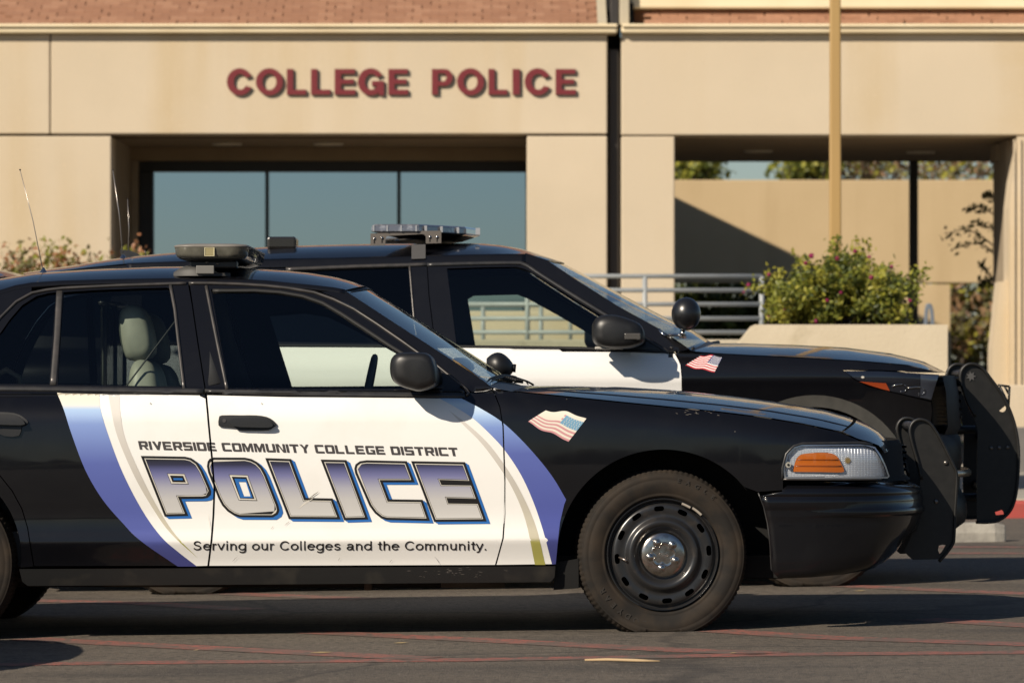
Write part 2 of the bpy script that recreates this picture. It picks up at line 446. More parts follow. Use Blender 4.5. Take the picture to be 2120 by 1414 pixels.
for ln, w in [([(-40, 1377), (155, 1373), (1060, 1365), (1600, 1355), (2160, 1350)], .18),
              ([(60, 1322), (100, 1325), (400, 1340), (750, 1357), (880, 1363)], .20),
              ([(640, 1308), (700, 1311), (1060, 1328), (1360, 1344), (1600, 1353)], .20),
              ([(1480, 1305), (1510, 1307), (1710, 1320), (2160, 1335)], .20),
              ([(1900, 1281), (1960, 1285), (2160, 1297)], .20),
              ([(1500, 1203), (1800, 1215), (2160, 1231)], .20),
              ([(60, 1243), (300, 1249), (520, 1262)], .20), ([(420, 1226), (500, 1230), (760, 1240)], .20),
              ([(1900, 1132), (2160, 1133)], .18), ([(1900, 1145), (2160, 1146)], .18)]:
    stripe(ln, w)

# kerb, walk, wheel stop
KERBR = mat('red_kerb_paint', (.42, .055, .045), .7, noise=[(4, 6, (.30, .07, .055), .45, .75), (20, 5, (.45, .20, .16), .66, .8)])
kb = thing('kerb', 'red painted concrete kerb edge behind the push bumpers', 'kerb', (6.0, 31.5, gz(3)))
zk = gz(3.1)
for i in range(7):
    x0 = 1.6 + i * 1.4
    box('kerb_stone', x0 + .004, x0 + 1.396, 31.2, 31.4, -.1, zk + .125, KERBR, kb, bevel=.02)
    box('kerb_cap', x0 + .004, x0 + 1.396, 31.402, 31.7, -.1, zk + .130, CONC, kb, bevel=.01)
WALK = mat('walk_concrete', (.36, .33, .28), .9, noise=[(1.2, 6, (.27, .25, .21), .4, .75), (30, 4, (.42, .39, .33), .5, .8)])
w_ = box('walkway', 1.6, 30, 31.705, 44.2, -.15, zk + .118, WALK); w_['kind'] = 'structure'
ws = thing('wheel_stop', 'long pale concrete wheel stop lying on the asphalt right of the push bumpers', 'wheel stop', (2.4, 27.2, gz(2.4)))
c0 = G(1950, 1118); c1 = G(2084, 1121)
L0 = c1.x - 1.83
prof = [(-.085, 0), (-.085, .055), (-.06, .115), (.06, .115), (.085, .055), (.085, 0)]
rows = []
for x, s_ in ((L0, .8), (L0 + .05, 1), (c1.x - .07, 1), (c1.x, .72)):
    rows.append([(x, c1.y + .085 + a * s_, gz(x) + b * (1 if s_ > .9 else .86)) for a, b in prof])
v, f = grid(rows); f += [(0, 1, 2, 3, 4, 5), tuple(reversed(range(18, 24)))]
mk('stop_block', v, f, mat('stop_concrete', (.33, .31, .27), .9, noise=[(9, 6, (.22, .205, .18), .42, .72)], bump=(40, .4, .01)), ws, smooth=False, bevel=.012)
for k in range(3): box('anchor_pin', L0 + .25 + k * .6, L0 + .29 + k * .6, c1.y + .065, c1.y + .105, gz(2) + .10, gz(2) + .135, mat('rust', (.10, .05, .03), .8), ws)


# ================================================================== the college building (left wing)
FY = 45.0; FS = F / FY
def bx(px): return (px - CX) / FS
def bz(py): return CAMH - (py - HZ) / FS
TAN = mat('tan_concrete_panel', (.555, .464, .338), .92,
          noise=[(.9, 5, (.62, .52, .385), .35, .7), (1.1, 6, (.53, .415, .26), .46, .70, (1.6, 1, .10)), (.5, 7, (.58, .485, .355), .45, .65), (26, 5, (.62, .50, .35), .58, .82), (55, 3, (.45, .36, .24), .62, .85)], bump=(60, .35, .01))
CREAM = mat('cream_metal_trim', (.80, .68, .46), .6, noise=[(1.5, 4, (.70, .565, .36), .4, .8)])
BRONZE = mat('dark_bronze_frame', (.012, .010, .009), .45)
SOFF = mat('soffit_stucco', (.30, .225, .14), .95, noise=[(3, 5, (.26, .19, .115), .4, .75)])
SHADEW = mat('shaded_concrete', (.33, .265, .185), .92, noise=[(3, 5, (.28, .22, .15), .4, .75)])  # darker copy of the tan panel concrete, shade put into its colour
SHING = [mat('shingle_%s' % k, c, .9, noise=[(40, 4, tuple(x * .82 for x in c), .4, .75)]) for k, c in
         (('a', (.350, .180, .105)), ('b', (.320, .160, .092)), ('c', (.375, .198, .118)), ('d', (.30, .148, .085)))]
OFFG = bpy.data.materials.new('reflective_office_glass'); OFFG.use_nodes = True
_b = OFFG.node_tree.nodes['Principled BSDF']; _b.inputs['Base Color'].default_value = (.36, .475, .59, 1); _b.inputs['Metallic'].default_value = 1.0; _b.inputs['Roughness'].default_value = .03
LAMP = mat('recessed_light_lens', (.62, .56, .44), .4)
bld = thing('college_building', 'tan concrete college building wing with dark glazed recess and red brown shingle roof', 'building', (-2.2, FY + 6, 0))
XE = bx(1257)                                  # right end of the wing
box('wall_panel', -9.0, bx(230), FY, FY + .45, -.3, bz(282.5), TAN, bld, bevel=.012)
box('wall_panel', bx(1091), XE, FY, FY + .45, -.3, bz(282.5), TAN, bld, bevel=.012)
box('fascia_panel', -9.0, bx(103), FY, FY + .45, bz(277.5), bz(71), TAN, bld, bevel=.012)
box('fascia_panel', bx(105.5), XE, FY, FY + .45, bz(277.5), bz(71), TAN, bld, bevel=.012)
box('panel_backing', -9.0, XE - .01, FY + .46, FY + .55, bz(283), bz(60), mat('joint_shadow', (.16, .12, .08), .95), bld)
box('gutter_trim', -9.0, XE + .10, FY - .10, FY + .3, bz(70.5), bz(53), CREAM, bld, bevel=.02)
box('gutter_lip', -9.0, XE + .10, FY - .13, FY - .102, bz(58.5), bz(52), CREAM, bld, bevel=.008)
BL = 47.4; BSs = F / BL                      # glazed recess of the left wing
def rx(px): return (px - CX) / BSs
def rz(py): return CAMH - (py - HZ) / BSs
box('soffit', bx(230) - .6, XE - .02, FY + .56, BL + .3, bz(282.5) + .004, bz(282.5) + .2, SOFF, bld)
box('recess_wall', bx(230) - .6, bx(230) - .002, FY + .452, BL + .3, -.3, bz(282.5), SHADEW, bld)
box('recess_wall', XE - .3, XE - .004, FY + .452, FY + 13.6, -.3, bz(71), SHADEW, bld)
box('lintel', bx(230), XE - .31, BL - .10, BL + .1, rz(334), bz(282.5), SOFF, bld)
box('window_head', rx(284), XE - .31, BL - .02, BL + .06, rz(356), rz(334.3), BRONZE, bld)
box('window_jamb', rx(288), rx(317.5), BL - .06, BL + .08, -.3, rz(356.3), BRONZE, bld, bevel=.01)
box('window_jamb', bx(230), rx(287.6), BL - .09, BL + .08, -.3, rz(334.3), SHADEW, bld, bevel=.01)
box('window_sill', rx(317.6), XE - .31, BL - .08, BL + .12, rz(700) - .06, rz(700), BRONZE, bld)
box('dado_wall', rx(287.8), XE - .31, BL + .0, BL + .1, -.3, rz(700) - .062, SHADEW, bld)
for a, b in ((318, 549), (556.5, 822), (829.5, 1095), (1102.5, 1230)):
    v = [(rx(a), BL + .03, rz(700)), (rx(b), BL + .03, rz(700)), (rx(b), BL + .03, rz(357)), (rx(a), BL + .03, rz(357)),
         (rx(a), BL + .04, rz(700)), (rx(b), BL + .04, rz(700)), (rx(b), BL + .04, rz(357)), (rx(a), BL + .04, rz(357))]
    mk('window_pane', v, [(0, 1, 2, 3), (5, 4, 7, 6), (0, 4, 5, 1), (1, 5, 6, 2), (2, 6, 7, 3), (3, 7, 4, 0)], OFFG, bld, smooth=False)
for a, b in ((549.3, 556.2), (822.3, 829.2), (1095.3, 1102.2)):
    box('mullion', rx(a), rx(b), BL - .03, BL + .028, rz(700), rz(356.5), BRONZE, bld, bevel=.006)
def can_light(px, py, parent, z):
    Y = F * (z - CAMH) / (HZ - py); x = (px - CX) * Y / F
    v, f = lathe([(.0, 0), (.115, .0), (.12, .012), (.15, .014), (.155, 0)], 28)
    mk('ceiling_light', [Vector((x + p.x, Y + p.z, z + p.y * 1.0)) for p in v], [tuple(reversed(q)) for q in f], LAMP, parent)
can_light(680, 298, bld, bz(282.5)); can_light(470, 298, bld, bz(282.5))
BY = 50.6; BSs2 = F / BY
# roof: two slopes with a ridge; the rear slope throws the slanting shadow on the courtyard wall
ZE = bz(53); RD = 13.8; SL = .449
ridge = (FY + RD / 2, ZE + SL * RD / 2)
rv = [(-9, FY - .06, ZE - .005), (XE, FY - .06, ZE - .005), (XE, ridge[0], ridge[1]), (-9, ridge[0], ridge[1]), (XE, FY + RD, ZE), (-9, FY + RD, ZE)]
mk('roof_deck', rv + [(x, y, z - .06) for x, y, z in rv], [(0, 1, 2, 3), (3, 2, 4, 5), (6, 9, 8, 7), (9, 11, 10, 8), (0, 6, 7, 1), (4, 10, 11, 5)], SHING[1], bld, smooth=False)
gab = [(XE - .02, FY + .3, ZE - .07), (XE - .02, FY + RD - .1, ZE - .07), (XE - .02, ridge[0], ridge[1] - .06)]
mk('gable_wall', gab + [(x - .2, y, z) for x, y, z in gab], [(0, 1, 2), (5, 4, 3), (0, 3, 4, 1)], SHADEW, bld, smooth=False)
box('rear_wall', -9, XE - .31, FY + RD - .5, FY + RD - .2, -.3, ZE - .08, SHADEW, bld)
def shingles(parent, x0, x1, ya, za, rows, slope, w, exposure, seed):
    rnd = random.Random(seed); n = int((x1 - x0) / w) + 2; dz = math.sin(math.atan(slope)) * exposure; dy = math.cos(math.atan(slope)) * exposure
    meshes = []
    for k in range(12):
        ww = w * rnd.uniform(.975, .99); t = rnd.uniform(.007, .014)
        v = [(0, 0, t), (ww, 0, t), (ww, dy * 1.08, dz * 1.08 + .004), (0, dy * 1.08, dz * 1.08 + .004), (0, 0, -.002), (ww, 0, -.002), (ww, dy * 1.08, dz * 1.08 - .004), (0, dy * 1.08, dz * 1.08 - .004)]
        meshes.append(mesh('shingle', v, [(0, 1, 2, 3), (4, 5, 1, 0), (5, 6, 2, 1), (7, 4, 0, 3), (6, 7, 3, 2)], SHING[rnd.choice([0, 0, 1, 1, 2, 3])], smooth=False))
    o = ORI[parent]
    for r in range(rows):
        for i in range(n):
            x = x0 + i * w + (w * .5 if r % 2 else 0) + rnd.uniform(-.01, .01) - w * .5
            if x < x0 - .001 or x + w > x1 + .06: continue
            ob = link('shingle', rnd.choice(meshes), parent)
            ob.location = Vector((x, ya + r * dy, za + r * dz + .006)) - o
shingles(bld, bx(-12), bx(1236), FY - .05, ZE + .0, 8, SL, .175, .112, 3)
# left-over slope of the roof above the frame
rk = MB()
for x0, x1 in ((bx(1237), bx(1256)),):
    rk.add([(x0, FY - .05, ZE), (x1, FY - .05, ZE), (x1, FY + 3, ZE + SL * 3.05 + .03), (x0, FY + 3, ZE + SL * 3.05 + .03), (x0, FY - .05, ZE + .03), (x1, FY - .05, ZE + .03), (x1, FY + 3, ZE + SL * 3.05 + .08), (x0, FY + 3, ZE + SL * 3.05 + .08)], BF)
rk.out('rake_trim', mat('rake_grey', (.47, .41, .30), .8), bld, smooth=False)

# downspout between the two buildings
dsp = thing('downspout', 'dark brown vertical downspout in the gap between the two building wings', 'downspout', (bx(1271), FY + .3, 0))
mb = MB(); mb.box(bx(1260), bx(1283.5), FY + .12, FY + .34, -.2, bz(100)); mb.out('pipe', mat('brown_black_metal', (.030, .026, .024), .5, noise=[(3, 4, (.045, .04, .036), .4, .7, (1, 1, .1))]), dsp, smooth=False, bevel=.02)
mb = MB(); mb.box(bx(1256.5), bx(1286), FY + .36, FY + .6, -.2, bz(-60)); mb.out('gap_backing', DARK, dsp, smooth=False)
mb = MB(); mb.box(bx(1264), bx(1281), FY + .02, FY + .2, bz(52), bz(-60)); mb.out('upper_pipe', MATS['brown_black_metal'], dsp, smooth=False, bevel=.01)

# ================================================================== covered walkway wing on the right
cw = thing('covered_walkway', 'tan concrete covered walkway wing open to a courtyard with sky behind', 'building', (5, FY + 3, 0))
XA = bx(1286.5)
box('wall_panel', XA, bx(1396.5), FY, FY + .55, -.3, bz(283), TAN, cw, bevel=.012)
box('fascia_panel', XA, 9.0, FY, FY + .45, bz(280), bz(71), TAN, cw, bevel=.012)
box('roof_slab', XA + .02, 9.0, FY + .46, BY - .02, bz(281), bz(60), SOFF, cw)
box('gutter_trim', XA + .0, 9.0, FY - .10, FY + .3, bz(70.5), bz(53), CREAM, cw, bevel=.02)
box('gutter_lip', XA + .0, 9.0, FY - .13, FY - .102, bz(58.5), bz(52), CREAM, cw, bevel=.008)
box('parapet', bx(1315), 9.0, FY + .30, FY + .6, bz(52), bz(17), SHING[1], cw)
box('upper_trim', bx(1305), 9.0, FY + .10, FY + .7, bz(16.5), bz(-14), CREAM, cw, bevel=.02)
box('rake_trim', bx(1283), bx(1303), FY - .02, FY + .5, bz(52), bz(-40), mat('rake_grey', (.47, .41, .30), .8), cw, bevel=.01)
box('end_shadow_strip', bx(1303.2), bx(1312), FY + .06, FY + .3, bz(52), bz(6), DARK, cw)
shingles(cw, bx(1314), bx(2150), FY + .05, bz(51), 4, .9, .175, .061, 5)
for px, py in ((1570, 313), (1906, 315)): can_light(px, py, cw, bz(281))
def rx2(px): return (px - CX) / BSs2
box('post', rx2(1879), rx2(1896), BY - .3, BY - .16, -.3, bz(281) - .003, mat('brown_black_metal', (.03, .026, .024), .5), cw, bevel=.012)
# battered end pillar
def slab(name, poly, y0, y1, m, parent): return extrude(name, [Vector(p) for p in poly], y0, y1, m, parent)
slab('pillar', [(bx(2106), bz(283)), (bx(2089), bz(430)), (bx(2089), bz(1000)), (bx(2500), bz(1000)), (bx(2500), bz(283))], FY - .04, FY + .5, TAN, cw)
box('pillar_side', 5.02, 7.5, FY + .502, FY + 1.8, -.3, bz(284), SHADEW, cw)
box('pillar_cap', 4.99, 7.5, FY + 1.2, FY + 1.82, bz(322), bz(284) - .003, SHADEW, cw)
slab('pillar_base', [(bx(2070), bz(583)), (bx(2056), bz(720)), (bx(2050), bz(1000)), (bx(2088.6), bz(1000)), (bx(2088.6), bz(583))], FY + .03, FY + .48, TAN, cw)
for k in range(3):
    box('pillar_rib', bx(2097 + k * 13), bx(2100 + k * 13), FY - .062, FY - .041, -.3, bz(290), TAN, cw)

# ================================================================== courtyard wall beyond
WY = 60.0; WS = F / WY
def wx(px): return (px - CX) / WS
def wz(py): return CAMH - (py - HZ) / WS
WALL = mat('courtyard_concrete', (.50, .375, .215), .92, noise=[(1.2, 5, (.53, .40, .235), .35, .7), (2.6, 6, (.46, .34, .19), .5, .8, (1, 1, .1)), (22, 5, (.54, .41, .245), .58, .82)], bump=(50, .3, .01))
cwall = thing('courtyard_wall', 'tall tan concrete courtyard wall with slanting shadow seen through the open walkway', 'wall', (4.5, WY, 0))
for a, b in ((1300, 1893), (1894.2, 2200)):
    box('wall_panel', wx(a), wx(b), WY, WY + .35, wz(586), wz(373), WALL, cwall, bevel=.012)
box('wall_pier', wx(1740), wx(1968), WY + .01, WY + .3, -.3, wz(589), WALL, cwall, bevel=.01)
box('wall_pier', wx(1300), wx(1392), WY + .01, WY + .3, -.3, wz(589), WALL, cwall, bevel=.01)
# far side of the court, out of doors ground
lawn = box('courtyard_ground', 1.4, 30, 50.9, 110, -.2, .0, mat('dry_lawn', (.10, .10, .045), .95, noise=[(2, 6, (.14, .115, .06), .4, .7)])); lawn['kind'] = 'structure'

# ================================================================== wall sign
sg = thing('wall_sign', 'raised dark red letters reading COLLEGE POLICE on the tan fascia', 'sign', (bx(830), FY, bz(198)))
SIGN = mat('oxblood_sign_face', (.175, .022, .027), .45, noise=[(30, 3, (.145, .02, .024), .4, .8)])
SIGNS = mat('sign_return', (.06, .013, .015), .5)
def glyph(ch):
    """bold grotesque capitals in a unit box: outer outlines and holes"""
    q = lambda x0, y0, x1, y1: [(x0, y0), (x1, y0), (x1, y1), (x0, y1)]
    el = lambda cx, cy, rx, ry, a0, a1, n: [(cx + rx * math.cos(R(a0 + (a1 - a0) * k / n)), cy + ry * math.sin(R(a0 + (a1 - a0) * k / n))) for k in range(n + 1)]
    if ch == 'O': return el(.5, .5, .5, .5, 0, 360, 48)[:-1], [el(.5, .5, .255, .30, 0, 360, 40)[:-1]]
    if ch == 'C': return el(.51, .5, .51, .5, 24, 336, 40) + el(.53, .5, .255, .29, 330, 30, 30), []
    if ch == 'G': return el(.5, .5, .5, .5, 28, 300, 40) + [(.80, .10), (.82, .0), (1.0, 0), (1.0, .53), (.54, .53), (.54, .35), (.75, .35)] + el(.52, .5, .25, .29, 318, 34, 30), []
    if ch == 'L': return [(0, 0), (1, 0), (1, .195), (.33, .195), (.33, 1), (0, 1)], []
    if ch == 'I': return q(0, 0, 1, 1), []
    if ch == 'E': return [(0, 0), (1, 0), (1, .195), (.31, .195), (.31, .42), (.92, .42), (.92, .60), (.31, .60), (.31, .81), (.98, .81), (.98, 1), (0, 1)], []
    if ch == 'P': return [(0, 0), (.30, 0), (.30, .34), (.60, .34)] + el(.63, .67, .37, .33, -80, 80, 16) + [(.60, 1), (0, 1)], [[(.30, .52), (.56, .52)] + el(.58, .675, .12, .150, -80, 80, 10) + [(.56, .83), (.30, .83)]]
def sign_letter(ch, x0, x1, z0, z1):
    out, holes = glyph(ch); mpv = lambda P: [Vector((x0 + p[0] * (x1 - x0), z0 + p[1] * (z1 - z0))) for p in P]
    v2, tris, cont = fill2d([mpv(out)], [mpv(h) for h in holes], step=1, edge=1)
    yb, yf = FY - .003, FY - .034
    v = [Vector((p.x, yf, p.y)) for p in v2]; f = []; fm = []
    for t in tris:
        a, b, cc = (v2[i] for i in t); f.append(t if (b - a).cross(cc - a) > 0 else t[::-1]); fm.append(0)
    for l in cont:
        b = len(v); n = len(l)
        for p in l: v += [Vector((p.x, yf, p.y)), Vector((p.x, yb, p.y))]
        for i in range(n): j = (i + 1) % n; f.append((b + 2 * i, b + 2 * j, b + 2 * j + 1, b + 2 * i + 1)); fm.append(1)
    mk('letter', v, f, [SIGN, SIGNS], sg, smooth=False, fm=fm)
for ch, a, b in (('C', 470, 522), ('O', 530, 586), ('L', 594, 634), ('L', 644, 684), ('E', 693, 736), ('G', 741, 795), ('E', 804, 845),
                 ('P', 894, 937), ('O', 946, 1002), ('L', 1011, 1050), ('I', 1061, 1076), ('C', 1086, 1139), ('E', 1150, 1192)):
    r_ = 1.5 if ch in 'COG' else 0
    sign_letter(ch, bx(a), bx(b), bz(197 + r_), bz(144 - r_))

# ================================================================== lamp pole, railings, planter
POLE = mat('tan_pole_paint', (.42, .27, .10), .55, noise=[(1.5, 4, (.36, .23, .09), .4, .7, (1, 1, .2))])
PY = 37.0
pl = thing('lamp_pole', 'tall tan square light pole rising behind the flowering bush', 'pole', (U(1728, 600, PY).x, PY, .1))
p0 = U(1729, 700, PY); p1 = U(1729.5, -60, PY)
hw = .046
mb = MB()
for z0, z1, w0, w1 in ((0.1, p1.z + 1.6, .052, .040),):
    x = p0.x
    mb.add([(x - w0, PY - w0, z0), (x + w0, PY - w0, z0), (x + w0, PY + w0, z0), (x - w0, PY + w0, z0), (x - w1, PY - w1, z1), (x + w1, PY - w1, z1), (x + w1, PY + w1, z1), (x - w1, PY + w1, z1)], BF)
mb.out('shaft', POLE, pl, smooth=False, bevel=.012)
mb = MB(); mb.box(p0.x - .28, p0.x + .28, PY - .2, PY + .2, p1.z + 1.6, p1.z + 1.78); mb.out('lamp_head', POLE, pl, smooth=False, bevel=.03)
mb = MB(); mb.box(p0.x - .16, p0.x + .16, PY - .16, PY + .16, .1, .14); mb.out('base_plate', POLE, pl, smooth=False)

RAIL = mat('grey_rail_paint', (.33, .35, .36), .45, noise=[(4, 4, (.27, .29, .30), .4, .75)])
def railing(name, label, px0, px1, Y, posts, rails, base_py, r=.021):
    s = F / Y; X = lambda p: (p - CX) / s; Z = lambda p: CAMH - (p - HZ) / s
    t = thing(name, label, 'railing', (X((px0 + px1) / 2), Y, Z(base_py)))
    for p in posts:
        mb = MB(); mb.tube([(X(p), Y, Z(base_py)), (X(p), Y, Z(rails[0]) - .0)], r * 1.08, 10); mb.out('post', RAIL, t)
    for q in rails:
        mb = MB(); mb.tube([(X(px0), Y, Z(q)), (X(px1), Y, Z(q))], r, 10); mb.out('rail', RAIL, t)
    return t, X, Z
railing('ramp_railing', 'grey five bar pipe railing along the ramp behind the black hood', 860, 1577, 40.0, (868, 1092, 1335, 1577), (572, 601, 630, 659.5, 688), 735)
t2, X2, Z2 = railing('ramp_handrail', 'low grey handrail with curved end seen through the driver window glass', 880, 1150, 41.4, (1000, 1120), (632,), 740, r=.019)
mb = MB(); mb.tube([(X2(1150), 41.4, Z2(632)), (X2(1168), 41.4, Z2(634)), (X2(1178), 41.4, Z2(642)), (X2(1181), 41.4, Z2(656)), (X2(1181), 41.4, Z2(706))], .019, 10); mb.out('end_loop', RAIL, t2)
# ramp walls and planter
rw = thing('ramp_wall', 'low tan concrete ramp wall behind the grey railings', 'wall', (.6, 42.3, 0))
S = F / 42.0
box('wall_panel', (860 - CX) / S, (1292 - CX) / S, 42.0, 42.25, -.2, CAMH - (644 - HZ) / S, TAN, rw, bevel=.015)
S = F / 38.5
box('ramp_slab', (840 - CX) / S, (1590 - CX) / S, 38.5, 41.9, -.2, CAMH - (703 - HZ) / S, CONC, rw, bevel=.015)
PLY = 34.0; S = F / PLY
px_ = lambda p: (p - CX) / S; pz_ = lambda p: CAMH - (p - HZ) / S
pt = thing('planter', 'pale concrete planter wall under the flowering bush behind the black hood', 'planter', (2.6, PLY, 0))
PLC = mat('planter_concrete', (.53, .45, .325), .92, noise=[(1.3, 6, (.60, .52, .385), .35, .7), (3.2, 7, (.42, .35, .235), .56, .78), (24, 5, (.60, .52, .39), .58, .8)], bump=(40, .3, .01))
extrude('front_wall', [Vector(p) for p in ((px_(1512), -.2), (px_(1524), pz_(716)), (px_(1556), pz_(676)), (px_(1564), pz_(672)), (px_(1962), pz_(672)), (px_(1962), -.2))], PLY, PLY + .2, PLC, pt)
box('side_wall', px_(1940), px_(1961.5), PLY + .203, PLY + 4.2, -.2, pz_(672) - .002, PLC, pt, bevel=.01)
box('side_wall', px_(1622), px_(1640), PLY + .203, PLY + 4.2, -.2, pz_(672) - .002, PLC, pt, bevel=.01)
box('soil', px_(1641), px_(1939), PLY + .203, PLY + 4.1, -.1, pz_(690), mat('soil', (.06, .045, .03), 1), pt)
lw = thing('low_wall', 'low tan wall with its shaded foot painted grey at the far right edge beyond the push bumpers', 'wall', (5.0, 42, 0))
S = F / 41.0
box('wall_panel', (2050 - CX) / S, 8, 41.0, 41.3, -.2, CAMH - (797 - HZ) / S, TAN, lw, bevel=.012)
box('shaded_base', (2066 - CX) / S, 8, 40.6, 40.99, -.2, CAMH - (884 - HZ) / S, mat('shade_grey', (.17, .16, .15), .9, noise=[(3, 5, (.12, .115, .11), .4, .7)]), lw, bevel=.012)  # this grey stands for shade on the strip, put into the colour
# hoop rack in the court
rk2 = thing('bike_rack', 'small blue grey steel hoop rack between bush and courtyard pier', 'bike rack', (U(1922, 672, 44).x, 44, .3))
RACK = mat('blue_grey_steel', (.16, .19, .23), .4)
for k in range(2):
    q = [U(1914 + k * 4, 700, 44.0 + k * .8), U(1916 + k * 4, 645, 44.0 + k * .8), U(1921 + k * 4, 630, 44.0 + k * .8), U(1927 + k * 4, 645, 44.0 + k * .8), U(1930 + k * 4, 700, 44.0 + k * .8)]
    mb = MB(); mb.tube(smoothp(q, 5), .010, 8); mb.out('hoop', RACK, rk2)

# ================================================================== plants
def leafmat(name, col, col2, trans=.25):
    if name in MATS: return MATS[name]
    m = mat(name, col, .5, noise=[(5, 3, col2, .35, .7)])
    b = m.node_tree.nodes['Principled BSDF']; l = m.node_tree.links; n = m.node_tree.nodes
    tr = n.new('ShaderNodeBsdfTranslucent'); mx = n.new('ShaderNodeMixShader'); mx.inputs[0].default_value = trans
    src = b.inputs['Base Color'].links[0].from_socket; l.new(src, tr.inputs['Color'])
    l.new(b.outputs[0], mx.inputs[1]); l.new(tr.outputs[0], mx.inputs[2]); l.new(mx.outputs[0], n['Material Output'].inputs['Surface'])
    return m
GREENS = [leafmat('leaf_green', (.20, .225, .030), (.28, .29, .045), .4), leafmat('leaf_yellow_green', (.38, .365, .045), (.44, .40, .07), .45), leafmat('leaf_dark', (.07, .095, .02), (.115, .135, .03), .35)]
REDS = [leafmat('leaf_rust', (.30, .12, .055), (.36, .18, .08)), GREENS[0], leafmat('leaf_olive', (.15, .14, .055), (.19, .16, .07))]
AUT = [leafmat('leaf_autumn', (.24, .13, .065), (.30, .19, .10)), leafmat('leaf_olive', (.15, .14, .055), (.19, .16, .07)), GREENS[1]]
def leaves(blobs, n, size, rnd, nm, flat=.35, clump=0):
    """leaf quads in and on ellipsoid blobs; clump>0 gathers them in sprays"""
    mb = MB(); tot = sum(b[3] * b[4] * b[5] for b in blobs)
    def leaf(p, s, mi):
        d = Vector((rnd.gauss(0, 1), rnd.gauss(0, 1), rnd.gauss(0, .7))).normalized(); u = d.cross(Vector((rnd.gauss(0, 1), rnd.gauss(0, 1), rnd.gauss(0, 1)))).normalized()
        w = d.cross(u); a = s * rnd.uniform(.7, 1.3); b = a * rnd.uniform(.45, .65)
        mb.add([p - u * a, p + w * b - u * a * .1 + d * a * .12, p + u * a, p - w * b - u * a * .1 + d * a * .12], [(0, 1, 2, 3)], mi)
    for (x, y, z, rx_, ry_, rz_) in blobs:
        k = max(8, int(n * rx_ * ry_ * rz_ / tot)); c = 0
        while c < k:
            q = Vector((rnd.gauss(0, 1), rnd.gauss(0, 1), rnd.gauss(0, 1))).normalized() * rnd.uniform(.35, 1.05) ** .6
            p = Vector((x + q.x * rx_, y + q.y * ry_, z + q.z * rz_))
            mi = rnd.choices(range(nm), [5, 4, 3][:nm])[0]
            m_ = rnd.randint(3, 8) if clump else 1
            for _ in range(m_):
                leaf(p + Vector((rnd.gauss(0, 1), rnd.gauss(0, 1), rnd.gauss(0, 1))) * (clump if clump else 0), size, mi if rnd.random() < .75 else rnd.randrange(nm)); c += 1
    return mb
WOOD = mat('bark', (.075, .055, .038), .9, noise=[(12, 5, (.045, .033, .024), .4, .7)])
def plant(name, label, cat, base, blobs, n, size, mats, seed, clump=0, stems=8, stem_r=.012, group=None):
    rnd = random.Random(seed); t = thing(name, label, cat, base, group); base = Vector(base)
    mb = leaves(blobs, n, size, rnd, len(mats), clump=clump); mb.out('foliage', mats, t, smooth=False)
    sb = MB()
    for _ in range(stems):
        b = rnd.choice(blobs); e = Vector((b[0] + rnd.gauss(0, .5) * b[3], b[1] + rnd.gauss(0, .5) * b[4], b[2] + rnd.uniform(-.2, .9) * b[5]))
        mid = base.lerp(e, .5) + Vector((rnd.gauss(0, .06), rnd.gauss(0, .06), .03)); s0 = base + Vector((rnd.gauss(0, .08), rnd.gauss(0, .08), 0))
        sb.tube(smoothp([s0, mid, e], 4), [stem_r * (1 - .7 * k / 8) for k in range(9)], 5)
    sb.out('stem', WOOD, t); return t
def B(px, py, Y, wpx, hpx, d):
    c = U(px, py, Y); s = F / Y; return (c.x, Y, c.z, wpx / s, d, hpx / s)
def spray_plant(name, label, cat, base, tips, mats, seed, leaf, per, spread=.03, r0=.006, start=.35):
    """arching stems, each with leaves along it; tips are (x, y, z)"""
    rnd = random.Random(seed); t = thing(name, label, cat, base); sb = MB(); lb = MB(); base = Vector(base)
    for tip in tips:
        tip = Vector(tip); s0 = base + Vector((rnd.gauss(0, .16), rnd.gauss(0, .1), 0)); s0.x += (tip.x - base.x) * .35
        mid = s0.lerp(tip, .55) + Vector((0, 0, abs(tip.x - s0.x) * .25 + .03)) + Vector((rnd.gauss(0, .04), rnd.gauss(0, .04), 0))
        P = smoothp([s0, mid, tip], 7); n = len(P); sb.tube(P, [r0 * (1 - .75 * k / (n - 1)) for k in range(n)], 5)
        tone = rnd.choices(range(len(mats)), [5, 4, 3][:len(mats)])[0]
        for k in range(per):
            u_ = rnd.uniform(start, 1.03); q = P[min(n - 1, int(u_ * (n - 1)))].lerp(P[min(n - 1, int(u_ * (n - 1)) + 1)], rnd.random()) + Vector((rnd.gauss(0, spread), rnd.gauss(0, spread), rnd.gauss(0, spread)))
            d = Vector((rnd.gauss(0, .8), rnd.gauss(-.35, .8), rnd.gauss(.45, .6))).normalized(); w = d.cross(Vector((rnd.gauss(0, 1), rnd.gauss(0, 1), rnd.gauss(0, 1)))).normalized(); x = d.cross(w); a = leaf * rnd.uniform(.6, 1.35); bb = a * rnd.uniform(.42, .62)
            lb.add([q - w * a, q + x * bb - w * a * .15 + d * a * .14, q + w * a, q - x * bb - w * a * .15 + d * a * .14], [(0, 1, 2, 3)], tone if rnd.random() < .7 else rnd.randrange(len(mats)))
    sb.out('stem', WOOD, t); lb.out('foliage', mats, t, smooth=False); return t
rnd = random.Random(15); tips = []
TOPL = [(1588, 622), (1605, 585), (1630, 575), (1650, 548), (1665, 540), (1690, 552), (1712, 528), (1730, 500), (1745, 512), (1770, 505), (1785, 512), (1800, 540), (1830, 556), (1860, 570), (1885, 590), (1898, 612), (1890, 640)]
